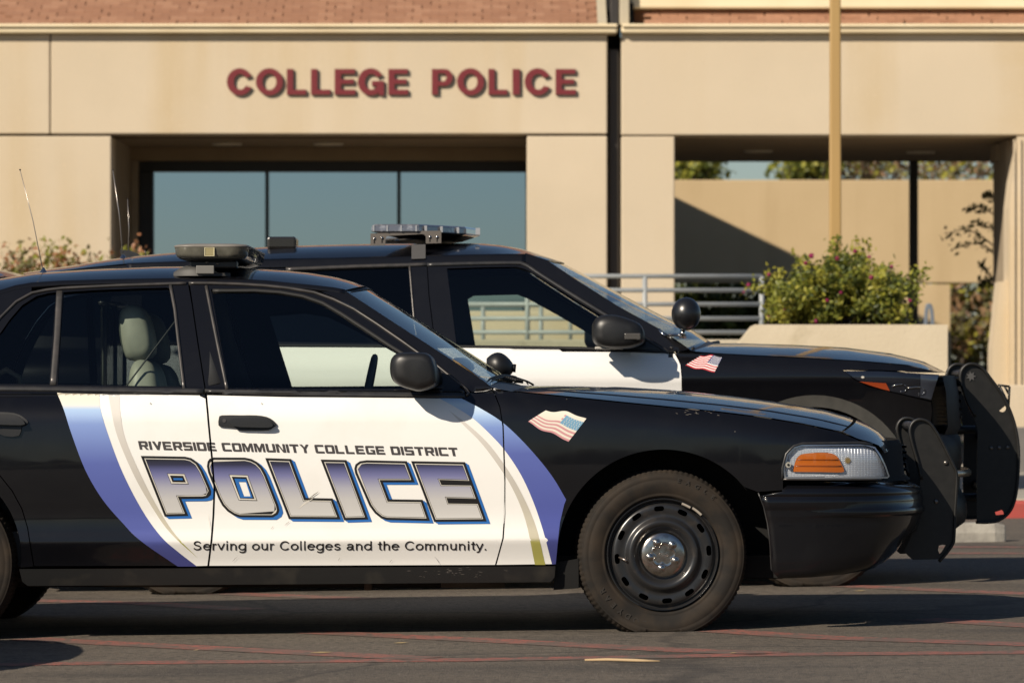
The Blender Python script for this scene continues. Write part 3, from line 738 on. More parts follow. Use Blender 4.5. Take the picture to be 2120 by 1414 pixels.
for k in range(235):
    px = rnd.uniform(1588, 1884); top = lin(TOPL, px); py = top + (672 - top) * rnd.random() ** 1.25 * .92 + rnd.gauss(4, 5); q = U(px, py, 35.5 + rnd.uniform(-.75, .55)); tips.append(q)
for px, py in ((1795, 497), (1733, 497), (1650, 530), (1905, 585), (1918, 558), (1770, 498), (1848, 548), (1548, 592), (1590, 566), (1540, 606), (1600, 600)): tips.append(U(px, py, 35.4))
bush = spray_plant('flowering_bush', 'leafy green bush with magenta flowers in the concrete planter', 'bush', tuple(U(1745, 684, 35.5)), tips, GREENS, 11, .024, 56, .030, .005, .34)
FLW = leafmat('magenta_petal', (.30, .012, .085), (.36, .03, .13), .3)
rnd = random.Random(5)
for px, py, r in ((1804, 575, 7), (1713, 622, 6), (1884, 622, 6), (1680, 530, 8), (1668, 545, 6), (1734, 535, 7), (1770, 520, 6), (1800, 532, 5), (1690, 665, 6), (1741, 606, 5), (1658, 614, 4), (1846, 552, 5), (1592, 568, 6), (1550, 590, 6), (1540, 605, 4), (1624, 640, 4), (1590, 656, 4)):
    c = U(px, py, 34.95); mb = MB(); s = r / (F / 35.0)
    for _ in range(16):
        d = Vector((rnd.gauss(0, 1), rnd.gauss(0, 1) - .6, rnd.gauss(0, 1))).normalized(); u = d.orthogonal().normalized(); w = d.cross(u); p = c + d * s * .6
        mb.add([p - u * s * .5, p + w * s * .5, p + u * s * .5, p - w * s * .5], [(0, 1, 2, 3)])
    mb.out('flower', FLW, bush, smooth=False)
for seed, lab, x0, x1, n_ in ((21, 'reddish green feathery shrub against the tan wall at far left', 5, 135, 34), (22, 'reddish green feathery shrub beside the dark glazed recess', 145, 295, 30)):
    rnd = random.Random(seed); tips = []
    for k in range(n_):
        px = rnd.uniform(x0, x1); py = rnd.choice([rnd.uniform(505, 540), rnd.uniform(530, 575), rnd.uniform(545, 585)]); tips.append(U(px, py, 43.5 + rnd.uniform(-.3, .3)))
    spray_plant('nandina_shrub', lab, 'shrub', (U((x0 + x1) / 2, 640, 43.5).x, 43.5, -.05), tips, REDS, seed, .036, 34, .055, .006, .72)
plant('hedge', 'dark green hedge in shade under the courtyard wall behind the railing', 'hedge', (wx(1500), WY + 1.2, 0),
      [(wx(1440 + k * 40), WY + 1.5 + (k % 2) * .4, 1.25 + .2 * (k % 3 == 0), .36, .35, 1.25) for k in range(11)], 10500, .075, [GREENS[2], GREENS[2], GREENS[0]], 31, clump=.07, stems=14)  # mostly the dark leaf tone: the hedge's shade is put into the colour
plant('hedge', 'olive green hedge behind the doorway in the courtyard wall', 'hedge', (wx(2020), WY + 3, 0),
      [(wx(1950 + k * 34), WY + 3.0, 1.1 + .4 * (k % 2), .34, .4, 1.3) for k in range(6)], 4200, .06, [AUT[1], GREENS[1], AUT[0]], 32, clump=.07, stems=10)
def tree(label, base, h, crown, n, size, mats, seed, clump=.13):
    rnd = random.Random(seed); t = thing('tree', label, 'tree', base, 'trees beyond the courtyard wall'); base = Vector(base)
    mb = MB(); top = base + Vector((rnd.gauss(0, .2), 0, h * .8))
    mb.tube(smoothp([base, base + Vector((.1, 0, h * .35)), top], 5), [.16 * (1 - .75 * k / 10) for k in range(11)], 8)
    for b in crown:
        e = Vector(b[:3]); s0 = base + Vector((0, 0, h * rnd.uniform(.25, .55))); mb.tube(smoothp([s0, s0.lerp(e, .5) + Vector((rnd.gauss(0, .2), 0, .2)), e], 4), [.06 * (1 - .8 * k / 8) for k in range(9)], 6)
        for _ in range(6):
            q = e + Vector((rnd.gauss(0, .6) * b[3], rnd.gauss(0, .6) * b[4], rnd.gauss(0, .6) * b[5])); mb.tube([e.lerp(s0, .3), q], [.02, .005], 5)
    mb.out('trunk', WOOD, t); leaves(crown, n, size, rnd, len(mats), clump=clump).out('crown', mats, t, smooth=False); return t
TY = 78.0; ts = F / TY
def tb(px, py, wpx, hpx, d=1.0): return ((px - CX) / ts, TY + random.uniform(-1, 1), CAMH - (py - HZ) / ts, wpx / ts, d, hpx / ts)
tree('green tree left of the open sky patch above the courtyard wall', (tb(1440, 0, 1, 1)[0], TY, 0), 5.2, [tb(1412, 352, 30, 26), tb(1462, 352, 36, 22), tb(1440, 320, 50, 26), tb(1430, 378, 60, 20)], 1500, .075, [GREENS[0], GREENS[1], GREENS[2]], 41)
tree('green tree right of the open sky patch above the courtyard wall', (tb(1665, 0, 1, 1)[0], TY, 0), 5.2, [tb(1635, 340, 22, 14), tb(1668, 355, 34, 22), tb(1700, 350, 18, 26), tb(1625, 372, 24, 10), tb(1670, 320, 50, 18)], 1000, .075, [GREENS[0], GREENS[1], GREENS[2]], 42)
tree('sparse autumn coloured tree beside the tan light pole', (tb(1790, 0, 1, 1)[0], TY, 0), 5.2, [tb(1765, 350, 34, 22), tb(1815, 352, 42, 22), tb(1860, 350, 26, 24), tb(1790, 320, 60, 20)], 900, .06, AUT, 43, clump=.16)
tree('sparse autumn coloured tree right of the dark walkway post', (tb(1980, 0, 1, 1)[0], TY, 0), 5.2, [tb(1925, 350, 28, 22), tb(1975, 352, 36, 22), tb(2030, 352, 34, 24), tb(1980, 320, 70, 20)], 800, .06, AUT, 44, clump=.16)
# small dark-leaved tree half hidden by the right-hand pillar
st = thing('small_tree', 'dark leafy branches in shade reaching out left of the right hand pillar', 'tree', (rx2(2090), BY - 1.4, 0))
SY = BY - 1.4; ss = F / SY; mb = MB(); lb = MB(); rnd = random.Random(9)
trunk = [Vector(((2092 - CX) / ss, SY, -.1)), U(2086, 700, SY), U(2075, 560, SY), U(2066, 420, SY), U(2062, 370, SY)]
mb.tube(smoothp(trunk, 5), [.05 * (1 - .7 * k / 20) for k in range(21)], 7)
for a, b, c_ in (((2072, 520), (2010, 478), (1955, 484)), ((2072, 540), (2030, 505), (1975, 515)), ((2068, 450), (2030, 430), (2000, 434)), ((2074, 600), (2040, 560), (2030, 545)), ((2072, 610), (2045, 580), (2035, 588)), ((2066, 415), (2050, 405), (2040, 412)), ((2070, 480), (2045, 470), (2022, 460))):
    P3 = smoothp([U(*a, SY), U(*b, SY), U(*c_, SY)], 5); mb.tube(P3, [.011 * (1 - .7 * k / 10) for k in range(11)], 5)
    for p in P3[3:]:
        for _ in range(5):
            q = p + Vector((rnd.gauss(0, .035), rnd.gauss(0, .05), rnd.gauss(0, .028))); d = Vector((rnd.gauss(0, 1), rnd.gauss(0, 1), rnd.gauss(0, 1))).normalized(); u = d.orthogonal().normalized(); w = d.cross(u)
            lb.add([q - u * .032, q + w * .018, q + u * .032, q - w * .018], [(0, 1, 2, 3)])
mb.out('trunk', WOOD, st); lb.out('crown', GREENS[2], st, smooth=False)

# the trees that the paint, the hub cap and the office glass mirror, behind the photographer
rnd = random.Random(77); mb = MB()
for k in range(46):
    x = -150 + k * 6.6 + rnd.uniform(-2, 2); y = -95 + rnd.uniform(-8, 8); h = rnd.uniform(2.6, 4.6); w = rnd.uniform(2.8, 4.8)
    rows = []
    for i in range(7):
        a = math.pi * i / 6; rows.append([(x + w * math.sin(a) * math.cos(2 * math.pi * j / 12) * rnd.uniform(.8, 1.15), y + w * math.sin(a) * math.sin(2 * math.pi * j / 12) * rnd.uniform(.8, 1.15), h * .55 - h * .6 * math.cos(a) * rnd.uniform(.85, 1.1)) for j in range(12)])
    v, f = grid(rows, closed=True); mb.add(v, f)
tl = mb.out('tree_line', mat('far_foliage', (.035, .045, .018), .9, noise=[(1.5, 5, (.07, .08, .03), .4, .7)])); tag(tl, 'far dark tree line behind the photographer mirrored in paint and glass', 'trees', kind='stuff')

# small litter on the asphalt
tw = G(1288, 1370); a = G(1211, 1369); b = G(1366, 1371.5)
mb = MB(); mb.tube([a + Vector((0, 0, .006)), a.lerp(b, .3) + Vector((0, .012, .008)), a.lerp(b, .7) + Vector((0, -.01, .008)), b + Vector((0, 0, .006))], [.004, .006, .006, .003], 6)
tag(mb.out('twig', mat('dry_twig', (.42, .30, .17), .8)), 'dry pale twig lying on the asphalt below the front wheel', 'twig')
LEAFD = mat('dry_leaf', (.34, .25, .11), .7)
for px, py, s, lab in ((829, 1332, .030, 'small tan dry leaf on the asphalt below the front door'), (406, 1347, .012, 'tiny pale leaf on the asphalt below the rear door'), (1780, 1224, .030, 'yellow leaf on the lit strip behind the front wheel'),
                       (1517, 1353, .014, 'tiny pale leaf on the asphalt just right of the twig'), (664, 1352, .045, 'thin pale dry leaf on a red line left of the twig')):
    c = G(px, py); mk('fallen_leaf', [c + Vector((-s, 0, .003)), c + Vector((s * .2, -s * .7, .004)), c + Vector((s * 1.1, .0, .006)), c + Vector((-s * .1, s * .8, .005)), c + Vector((0, 0, .0045))], [(0, 1, 4), (1, 2, 4), (2, 3, 4), (3, 0, 4)], LEAFD, smooth=False)
    tag([x for x in COL.objects if x.name.startswith('fallen_leaf')][-1], lab, 'leaf', 'fallen leaves on the asphalt')
# ================================================================== wheels (shared meshes, axis along y, outer face to -y)
def tyre_mesh(R0, rim, width, flat, lugs=66):
    """sidewall and tread; the foot of the tyre is pressed flat on the ground"""
    sw = R0 - rim
    prof = [(rim - .012, -.02), (rim, -.004), (rim + .010, .010), (rim + sw * .12, .013), (rim + sw * .16, .0105), (rim + sw * .20, .014), (rim + sw * .45, .020), (rim + sw * .62, .0195), (rim + sw * .645, .0175), (rim + sw * .67, .019), (rim + sw * .80, .013), (rim + sw * .84, .0095), (rim + sw * .87, .0105),
            (R0 - .018, .003), (R0 - .010, -.006), (R0 - .003, -.020), (R0, -.040), (R0 - .006, -.046), (R0 - .006, -.052), (R0, -.058), (R0, -.095), (R0 - .006, -.10), (R0 - .006, -.108), (R0, -.115), (R0, -.150),
            (R0 - .006, -.156), (R0 - .006, -.162), (R0 - .001, -.168), (R0 - .008, -.192), (R0 - .04, -.208), (rim + .03, -.215), (rim - .01, -.19)]
    k = width / .215; prof = [(r, o if o > -.02 else -.02 + (o + .02) * k) for r, o in prof]
    seg = lugs * 4
    tread = set(range(13, 29))
    def ph(i, j):
        if j in tread and i % 4 == 0: return -.003 if j in (13, 14) else -.0045
        return 0
    v, f = lathe(prof, seg, phase=ph)
    out = []
    for p in v:
        q = Vector(p)
        if q.z < -flat + .0:
            d = (-flat) - q.z; q.z = -flat + .0; q.y += (-.4 * d if q.y < .05 else .4 * d)
        elif q.z < -flat + .06: q.y += -.012 * (1 - (q.z + flat) / .06) if q.y < .05 else 0
        out.append(q)
    return mesh('tyre', out, f, TYRE)
def disc_mesh(prof, r0, r1, slots, sr, sl, swd, m, ph=0.0, n=14):
    """pressed disc with oval openings"""
    circ = lambda r, k: [Vector((r * math.cos(2 * math.pi * i / k), r * math.sin(2 * math.pi * i / k))) for i in range(k)]
    holes = [circ(r0, 40)] if r0 else []
    for s in range(slots):
        a = 2 * math.pi * s / slots + ph; c = Vector((math.cos(a), math.sin(a))) * sr; t = Vector((-math.sin(a), math.cos(a))); q = Vector((math.cos(a), math.sin(a)))
        hp = []
        for i in range(n):
            b = 2 * math.pi * i / n; x = math.cos(b); y = math.sin(b)
            hp.append(c + t * (math.copysign(abs(x) ** .55, x) * sl) + q * (math.copysign(abs(y) ** .75, y) * swd))
        holes.append(hp)
    pts = [circ(r1, 96)]
    # concentric support points keep the pressing smooth
    rings = []
    for r, _ in prof:
        if r0 + .004 < r < r1 - .003:
            for p in circ(r, 96):
                if not any(inside(p, h) or min((p - q).length for q in h) < .0025 for h in holes[(1 if r0 else 0):]): rings.append(p)
    cont = [c if area(c) > 0 else c[::-1] for c in [resample(c, .012) for c in pts + holes]]
    P = []; faces = []
    for c in cont: faces.append(list(range(len(P), len(P) + len(c)))); P += c
    P += rings; r = delaunay_2d_cdt(P, [], faces, 0, 1e-6)
    tri = [tuple(t) for t, o in zip(r[2], r[5]) if 0 in o and not any(i > 0 for i in o)]
    dep = lambda p: interp(prof, p.length)
    v = [Vector((p.x, -dep(p), p.y)) for p in r[0]]; nr = []
    for p in r[0]:
        e = .002; L = max(p.length, 1e-4); g_ = (interp(prof, L + e) - interp(prof, L - e)) / (2 * e); nr.append(Vector((-g_ * p.x / L, -1, -g_ * p.y / L)).normalized())
    f = []
    for t in tri:
        a, b, c = (r[0][i] for i in t); f.append(t if (b - a).cross(c - a) > 0 else t[::-1])
    for c in cont[1:]:
        b0 = len(v); n_ = len(c)
        for p in c: q = Vector((p.x, -dep(p), p.y)); v += [q, q + Vector((0, .007, 0))]; nr += [Vector((0, -1, 0))] * 2
        for i in range(n_):
            j = (i + 1) % n_; d = c[j] - c[i]; nn = Vector((-d.y, 0, d.x)).normalized(); f.append((b0 + 2 * i, b0 + 2 * j, b0 + 2 * j + 1, b0 + 2 * i + 1)); nr[b0 + 2 * i] = nr[b0 + 2 * i + 1] = nn
    return mesh('wheel', v, f, m, normals=nr)
def lobj(name, me, parent, loc=(0, 0, 0), rot=None):
    o = bpy.data.objects.new(name, me); COL.objects.link(o); o.parent = parent; o.location = loc
    if rot: o.rotation_euler = rot
    return o
def polar_text(txt, r, a0, da, h, y, m, bold=.02):
    """lettering laid round a circle, reading clockwise"""
    V_, F_ = [], []
    for i, ch in enumerate(txt):
        v, f = text_tris(ch, bold)
        if not v: continue
        w = max(p.x for p in v); a = a0 - i * da; b = len(V_)
        for p in v:
            aa = a - (p.x - w / 2) * h / r; rr = r + p.y * h
            V_.append(Vector((rr * math.cos(aa), -y, rr * math.sin(aa))))
        F_ += [tuple(k + b for k in t) for t in f]
    return mesh('tyre_lettering', V_, F_, m, smooth=False)

# sedan wheel
SP = [(.0, .0), (.090, .0), (.097, .0), (.104, .006), (.114, .020), (.124, .029), (.132, .030), (.141, .024), (.150, .013), (.158, .008), (.170, .009), (.186, .012), (.197, .010), (.205, .003), (.210, -.005), (.2145, -.008), (.218, .006), (.222, .014), (.227, .015), (.229, .006), (.230, -.012)]
S_DISC = disc_mesh(SP, .088, .230, 12, .186, .0205, .0105, STEELB, ph=R(95))
S_TYRE = tyre_mesh(.345, .226, .215, .313, 96)
v, f = lathe([(.15, -.03), (.15, -.06), (.0, -.06)], 32); v2, f2 = lathe([(.228, .0), (.215, -.02), (.205, -.05), (.20, -.18), (.226, -.20)], 48)
mb = MB(); mb.add(v, f); mb.add(v2, f2); S_DRUM = mesh('brake', mb.v, mb.f, DARK)
# hub cap: dome, star with five lug covers, oval badge
v, f = lathe([(.0945, -.004), (.0945, .004), (.092, .011), (.085, .017), (.074, .0205), (.060, .0225), (.030, .0235), (.0002, .0235)], 64)
HUBM = mat('dulled_chrome', (.46, .43, .40), .20, metal=1.0, noise=[(45, 6, (.26, .22, .18), .48, .75)])
S_CAP = mesh('hub_cap', v, f, HUBM)
mb = MB()
lugs = [Vector((math.cos(R(118 - 72 * k)), math.sin(R(118 - 72 * k)))) * .0545 for k in range(5)]
for c in lugs:
    v, f = lathe([(.0165, .018), (.0165, .026), (.0145, .028), (.0125, .0265), (.0118, .0285), (.0095, .031), (.0002, .0315)], 20); mb.add([Vector((p.x + c.x, p.y, p.z + c.y)) for p in v], f)
star = []
for k in range(100):
    a = 2 * math.pi * k / 100; d = min(abs((a - R(118) + R(72) * j + math.pi) % (2 * math.pi) - math.pi) for j in range(-5, 6)); star.append(Vector((math.cos(a), math.sin(a))) * (.051 - .016 * math.exp(-(d / .26) ** 2)))
rows = [[Vector((p.x * s_, -y_, p.y * s_)) for p in star] for s_, y_ in ((1.03, .0225), (1.0, .0265), (.955, .0275), (.90, .0262), (.75, .0258), (.3, .0268), (.005, .027))]
v, f = grid(rows, closed=True); mb.add(v, f)
S_STAR = mesh('lug_star', mb.v, mb.f, HUBM)
mb = MB(); ov = [(Vector((math.cos(2 * math.pi * i / 40) * .0185, -.0276, math.sin(2 * math.pi * i / 40) * .0072))) for i in range(41)]
mb.tube(ov, .0008, 6, caps=False)
v, f = text_tris('Ford', .012); w_ = max(p.x for p in v); mb.add([Vector(((p.x - w_ / 2 + p.y * .25) * .0125, -.0282, (p.y - .33) * .0125)) for p in v], f)
tb_ = mb; S_BADGE = mesh('oval_badge', tb_.v, tb_.f, mat('badge_tan', (.50, .42, .36), .3, metal=.9))
RAISED = mat('tyre_rubber_raised', (.022, .018, .0145), .8)
S_TXT1 = polar_text('EAGLE', .297, R(78), R(7.2), .026, .0225, RAISED, .03)
S_TXT2 = polar_text('GOODYEAR', .275, R(262), R(7.4), .030, .0228, RAISED, .03)
v, f = tube([Vector((-.178, -.004, -.010)), Vector((-.160, -.020, -.018)), Vector((-.150, -.028, -.024))], [.0035, .0045, .0045], 8)
S_VALVE = mesh('valve', v, f, MATS['badge_tan'])
WEIGHT = mat('lead_weight', (.34, .30, .25), .6)
mb = MB()
for a0, a1, r_ in ((46, 58, .2225), (60, 70, .219)):
    rows = []
    for k in range(7):
        a = R(a0 + (a1 - a0) * k / 6); rows.append([Vector((math.cos(a) * (r_ + d), -y_, math.sin(a) * (r_ + d))) for d, y_ in ((-.005, .004), (-.005, .018), (.004, .019), (.004, .008))])
    v, f = grid(rows); mb.add(v, f)
S_WEIGHT = mesh('balance_weight', mb.v, mb.f, WEIGHT)
def sedan_wheel(parent, loc, steer, near=True, front=True):
    w = lobj('wheel', S_DISC, parent, loc, (0, 0, steer if near else math.pi + steer))
    lobj('tyre', S_TYRE, w); lobj('brake', S_DRUM, w)
    lobj('hub_cap', S_CAP, w); lobj('lug_star', S_STAR, w); lobj('oval_badge', S_BADGE, w, rot=(0, R(7), 0))
    if near:
        lobj('tyre_lettering', S_TXT1, w); lobj('tyre_lettering', S_TXT2, w); lobj('valve', S_VALVE, w); lobj('balance_weight', S_WEIGHT, w)
    return w
# suv wheel
UP = [(.0, .02), (.07, .02), (.09, .012), (.12, .0), (.16, -.004), (.20, .004), (.222, .006), (.230, -.004), (.236, .012), (.242, .014), (.244, .004)]
U_DISC = disc_mesh(UP, 0, .243, 10, .175, .028, .014, STEELB)
U_TYRE = tyre_mesh(.3815, .240, .235, .350, 60)
def suv_wheel(parent, loc, near=True):
    w = lobj('wheel', U_DISC, parent, loc, (0, 0, 0 if near else math.pi)); lobj('tyre', U_TYRE, w); lobj('brake', S_DRUM, w); return w
# ================================================================== the police sedan
SY0, SW = 18.0, 1.98
# hood / belt line height and front plan taper (x relative to the front axle)
S_TOP = [(-6, .962), (-.70, .962), (-.62, .968), (-.42, .955), (-.17, .932), (.21, .893), (.41, .868), (.57, .842), (.70, .812), (.80, .790), (1.3, .76)]
S_TAP = [(.30, 0), (.45, .006), (.60, .022), (.75, .062), (.85, .115), (.93, .185), (.98, .26), (1.03, .40)]
S_REAR = [(-4.40, .40), (-4.36, .20), (-4.25, .10), (-4.0, .045), (-3.6, .01), (-3.2, 0)]
S_BASE = [(.10, .085), (.16, .058), (.22, .044), (.29, .031), (.35, .010), (.367, .0035), (.378, .001), (.395, .003), (.43, .0095), (.48, .0125), (.56, .009), (.66, .006), (.76, .008), (.86, .014), (.97, .024)]
def s_ins(x, z):
    r = x - XW; z = z - TILT * .6 * r; zt = interp(S_TOP, r)
    tp = interp(S_TAP, r) if r > .30 else (interp(S_REAR, r) if r < -3.2 else 0)
    if z <= zt + .012:
        b = interp(S_BASE, z); d = (zt - z) / .11
        return b + tp + (.052 * (1 - d) ** 2.2 if d < 1 else 0)
    b = interp(S_BASE, zt) + .052 + (z - zt - .012) * .10
    k = max(0, z - zt - .012)
    return b + tp + .012 * min(1, k / .02) + .46 * k + .16 * k * k
SD = Side(SY0, SW, s_ins)
sed = thing('police_sedan', 'black and white police sedan with blue POLICE lettering on its doors in front', 'police car', (XW - 1.4, SY0 + SW / 2, -.03))
DOORTOP = [(391, 584), (440, 584.3), (495, 586), (550, 589.5), (594, 594), (650, 603), (690, 617), (732, 637), (780, 668), (831, 703), (870, 731), (897, 748), (930, 775), (952, 793)]
REARTOP = [(-82, 800), (-60, 745), (-30, 695), (0, 656), (33, 623), (66, 604.5), (95, 598.5), (129, 594.5), (240, 589), (357, 585.2), (386, 584.4)]
GAPB = [(390, 585), (398, 630), (409, 705), (424, 800), (430, 853), (440, 959), (444, 1012), (442, 1065), (438, 1118), (431, 1172)]
GAPF = [(1016, 806.5), (1023, 812), (1035, 842), (1041.5, 882), (1043.2, 932), (1045.5, 998), (1045, 1064), (1041.5, 1114), (1028, 1163), (1024, 1172)]
RGAP = [(-82, 812), (-76, 880), (-52, 945), (-22, 970), (0, 985), (25, 1016), (45, 1053), (57, 1093), (63, 1130), (70, 1173)]
def arc(cx, cy, r, a0, a1, n): return [(cx + r * math.cos(R(a0 + (a1 - a0) * i / n)), cy - r * math.sin(R(a0 + (a1 - a0) * i / n))) for i in range(n + 1)]
def seam(line, w):
    L = SD.P(line); L2 = resample(L, .03, False); n = len(L2); a = []; b = []
    for i, p in enumerate(L2):
        d = (L2[min(i + 1, n - 1)] - L2[max(0, i - 1)]).normalized(); q = Vector((-d.y, d.x)); a.append(p + q * w / 2); b.append(p - q * w / 2)
    return a + b[::-1]
CUTB = seam([(424, 790)] + GAPB[4:-1] + [(430, 1180)], .0080); CUTF = seam(GAPF[:-1] + [(1023, 1180)], .0060)
EZ = (.335, .35, .36, .367, .372, .378, .384, .39, .40, .41) + tuple(.892 + .009 * i for i in range(11) if i != 1)
FRONT_GLASS = [(437, 599), (480, 597.5), (528, 598.5), (580, 602), (627, 610), (668, 624), (706, 646), (755, 678), (806, 712), (840, 734), (850, 748), (850, 804.5), (474, 803.5)]
REAR_GLASS = [(131, 605), (200, 600.5), (290, 597), (345, 595.5), (353, 598), (358, 606), (376, 800), (119, 797)]
QTR_GLASS = [(-58, 795), (-38, 752), (-10, 705), (20, 662), (46, 632), (75, 613.5), (100, 607), (116, 605), (102, 795.5)]
fd_poly = DOORTOP + [(968, 806), (975, 814), (1000, 812)] + GAPF + list(reversed(GAPB))
fender_poly = [(1018, 806.5), (1045, 809.5), (1071, 811.3), (1159, 820), (1287, 833.2), (1400, 844.5), (1480, 852.3), (1580, 864.3), (1660, 877.8), (1736, 894), (1776, 910), (1781, 915), (1660, 916.6), (1642, 922), (1626, 939), (1618, 969), (1617.6, 989), (1621.6, 993), (1621.6, 1015), (1568, 1018.5)] \
    + arc(1373.5, 1150, 219, 37, 172, 40)[1:] + [(1154, 1120), (1151, 1168.5), (1028, 1169.5)] + list(reversed(GAPF))[2:-1]
DIMG = glass('dark_tint_glass', (.10, .115, .12))
for far in (False, True):
    SD.panel('front_fender', [fender_poly], [], BLACK, sed, gap=.0015, far=far, extra_z=EZ)
    fdr = SD.panel('front_door', [fd_poly], [FRONT_GLASS if not far else [(520, 646), (600, 640), (650, 648), (700, 672), (760, 706), (840, 752), (862, 772), (862, 801), (560, 803)]], BLACK, sed, gap=.0025, far=far, extra_z=EZ)
    rdr = SD.panel('rear_door', [REARTOP + GAPB + [(70, 1172.5)] + list(reversed(RGAP))[1:]], [REAR_GLASS, QTR_GLASS], BLACK, sed, gap=.0025, far=far, extra_z=EZ)
    if not far: FD, RDR = fdr, rdr
    else: FDF, RDF = fdr, rdr
    qp = [(-330, 776), (-262, 738), (-200, 702), (-130, 662), (-60, 625), (0, 602), (33, 592.5), (66, 588), (66, 603)] + list(reversed(REARTOP))[5:] + RGAP + [(42, 1175)] + arc(-150, 1150, 193, -8, 187, 44) + \
         [(-420, 1190), (-800, 1150), (-850, 1120), (-862, 1040), (-866, 930), (-850, 860), (-700, 826), (-520, 800), (-380, 786)]
    SD.panel('quarter_panel', [qp], [], BLACK, sed, gap=.0015, far=far, extra_z=EZ)
    ap = [(714, 601), (760, 631), (815, 667), (880, 709), (945, 751), (1004, 789.5), (1015, 799), (1018, 806), (1000, 810), (976, 812), (968, 804), (952, 791), (930, 773), (897, 746), (870, 729), (831, 701), (780, 666), (732, 635), (690, 615), (664, 604.5)]
    SD.panel('windscreen_pillar', [ap], [], BLACK, sed, gap=.0008, far=far)
    SD.panel('rocker_panel', [[(40, 1177), (560, 1174.5), (1150, 1171), (1148, 1194), (1140, 1204), (600, 1208.5), (58, 1212), (46, 1203)]], [], mat('sill_black', (.011, .011, .011), .38, noise=[(9, 6, (.03, .027, .022), .55, .8)]), sed, off=.004, far=far, lip=.10)
    # glass sits 6 mm back in its frame
    fg = FRONT_GLASS
    for nm, poly, prt in (('window_glass', FRONT_GLASS, (FDF if far else FD)), ('window_glass', REAR_GLASS, (RDF if far else RDR)), ('quarter_glass', QTR_GLASS, (RDF if far else RDR))):
        SD.panel(nm, [poly], [], GLASS if (not far or prt is FDF) else DIMG, prt, off=-.008, gap=-.006, lip=0, far=far, step=.08, edge=.05)
    door = FDF if far else FD; rd = RDF if far else RDR
    # mouldings
    SD.strip('window_trim', [(p[0], p[1] + 3) for p in DOORTOP] + [(966, 808), (971, 815), (965, 819.5)], .010, SATIN, door, off=.008, far=far)
    SD.strip('belt_moulding', [(424, 811.5), (600, 814.5), (811, 817.5), (962, 819.5)], .0175, SATIN_D, door, off=.008, far=far)
    SD.strip('belt_moulding', [(-80, 804), (120, 805.5), (421, 810.5)], .0175, SATIN_D, rd, off=.008, far=far)
    SD.strip('window_trim', [(p[0], p[1] + 3) for p in REARTOP], .010, SATIN, rd, off=.008, far=far)
    SD.strip('division_bar', [(123.5, 603), (118, 700), (110, 797)], .025, SATIN, rd, off=.004, far=far)
    SD.strip('window_trim', [(353, 592), (362, 640), (371, 720), (381, 806)], .013, SATIN, rd, off=.008, far=far)
    SD.strip('window_trim', [(427, 593), (436, 640), (452, 720), (470, 806)], .013, SATIN, door, off=.008, far=far)
    SD.strip('glass_channel', [(440, 601), (528, 600.5), (580, 604), (627, 612), (668, 626), (706, 648), (755, 680), (806, 714), (845, 738)], .010, RUBBER, door, off=.001, far=far)
    # wheel arch flanges and liners
    arcf = [SD.xz(*p) for p in arc(1373.5, 1150, 219, 38, 174, 40)]; arcr = [SD.xz(*p) for p in arc(-150, 1150, 193, -8, 187, 44)]
    for A in (arcf, arcr):
        rows = []
        for p in A:
            q = SD.at(p.x, p.y); rows.append([q + Vector((0, .002, 0)), q + Vector((0, .03, .0)), q + Vector((0, .40, .015)), q + Vector((0, .48, .015))])
        v, f = grid(rows)
        if far: v = [SD.flip(p) for p in v]
        mk('wheel_arch_liner', v, f, DARK, sed)
SD.panel('mirror_sail', [[(846, 736), (872, 741), (905, 757), (952, 796), (952, 813), (846, 810)]], [], BLACKP, FD, off=.006, lip=.01)
SD.panel('mirror_sail', [[(846, 736), (872, 741), (905, 757), (952, 796), (952, 813), (846, 810)]], [], BLACKP, FDF, off=.006, lip=.01, far=True)

# ---- top sheets
def c3(px, py, Y=SY0 + SW / 2): return U(px, py, Y)
ROOFN = [(-90, 641), (-40, 617), (0, 602), (33, 592), (66, 586.5), (129, 582.5), (240, 579.5), (357, 577.5), (440, 577.5), (495, 579), (550, 582), (594, 586.5), (650, 592), (690, 596.5), (714, 601)]
ROOFC = [(-70, 604), (0, 580), (87, 566.5), (198, 559.5), (330, 553.8), (420, 552.8), (500, 555), (545, 558.5), (600, 562), (650, 567.3), (699, 575.5), (732, 584.5), (760, 594.5)]
rn = [SD.px3(*p) for p in ROOFN]; rc = [c3(*p) for p in ROOFC]
SD.loft('roof', rn, rc, BLACK, sed, p=2.9, n=70, lat=30)
for far in (False, True):          # roof drip rail between the roof skin and the door tops
    SD.strip('drip_rail', [(p[0], p[1] + 3.0) for p in ROOFN], .018, BLACK, sed, off=.001, depth=.02, far=far)
wn_ = [SD.px3(*p, -.002) for p in ((716, 603), (780, 645), (860, 697), (940, 749), (1004, 790.5), (1012, 799))]
wc_ = [c3(*p) for p in ((763, 597.5), (850, 651.5), (940, 709.5), (1020, 760.5), (1040, 773), (1046, 781))]
SD.loft('windscreen', wn_, wc_, GLASSW, sed, p=2.0, n=24, lat=20)
SD.loft('windscreen_header', [wn_[0] + Vector((-.012, 0, .004)), wn_[0] + Vector((.014, 0, -.008))], [wc_[0] + Vector((-.014, 0, .010)), wc_[0] + Vector((.014, 0, -.004))], RUBBER, sed, p=2.0, n=3, lat=20)
SD.loft('rear_window', [SD.px3(*p, -.002) for p in ((-330, 776), (-200, 700), (-90, 641))], [c3(*p) for p in ((-330, 745), (-200, 668), (-75, 605))], PRIV, sed, p=2.0, n=16, lat=16)
SD.loft('trunk_lid', [SD.px3(*p) for p in ((-866, 905), (-850, 860), (-700, 826), (-520, 800), (-380, 786), (-330, 776))], [c3(*p) for p in ((-880, 880), (-862, 826), (-700, 790), (-520, 765), (-380, 750), (-330, 745))], BLACK, sed, p=2.6, n=20, lat=16)
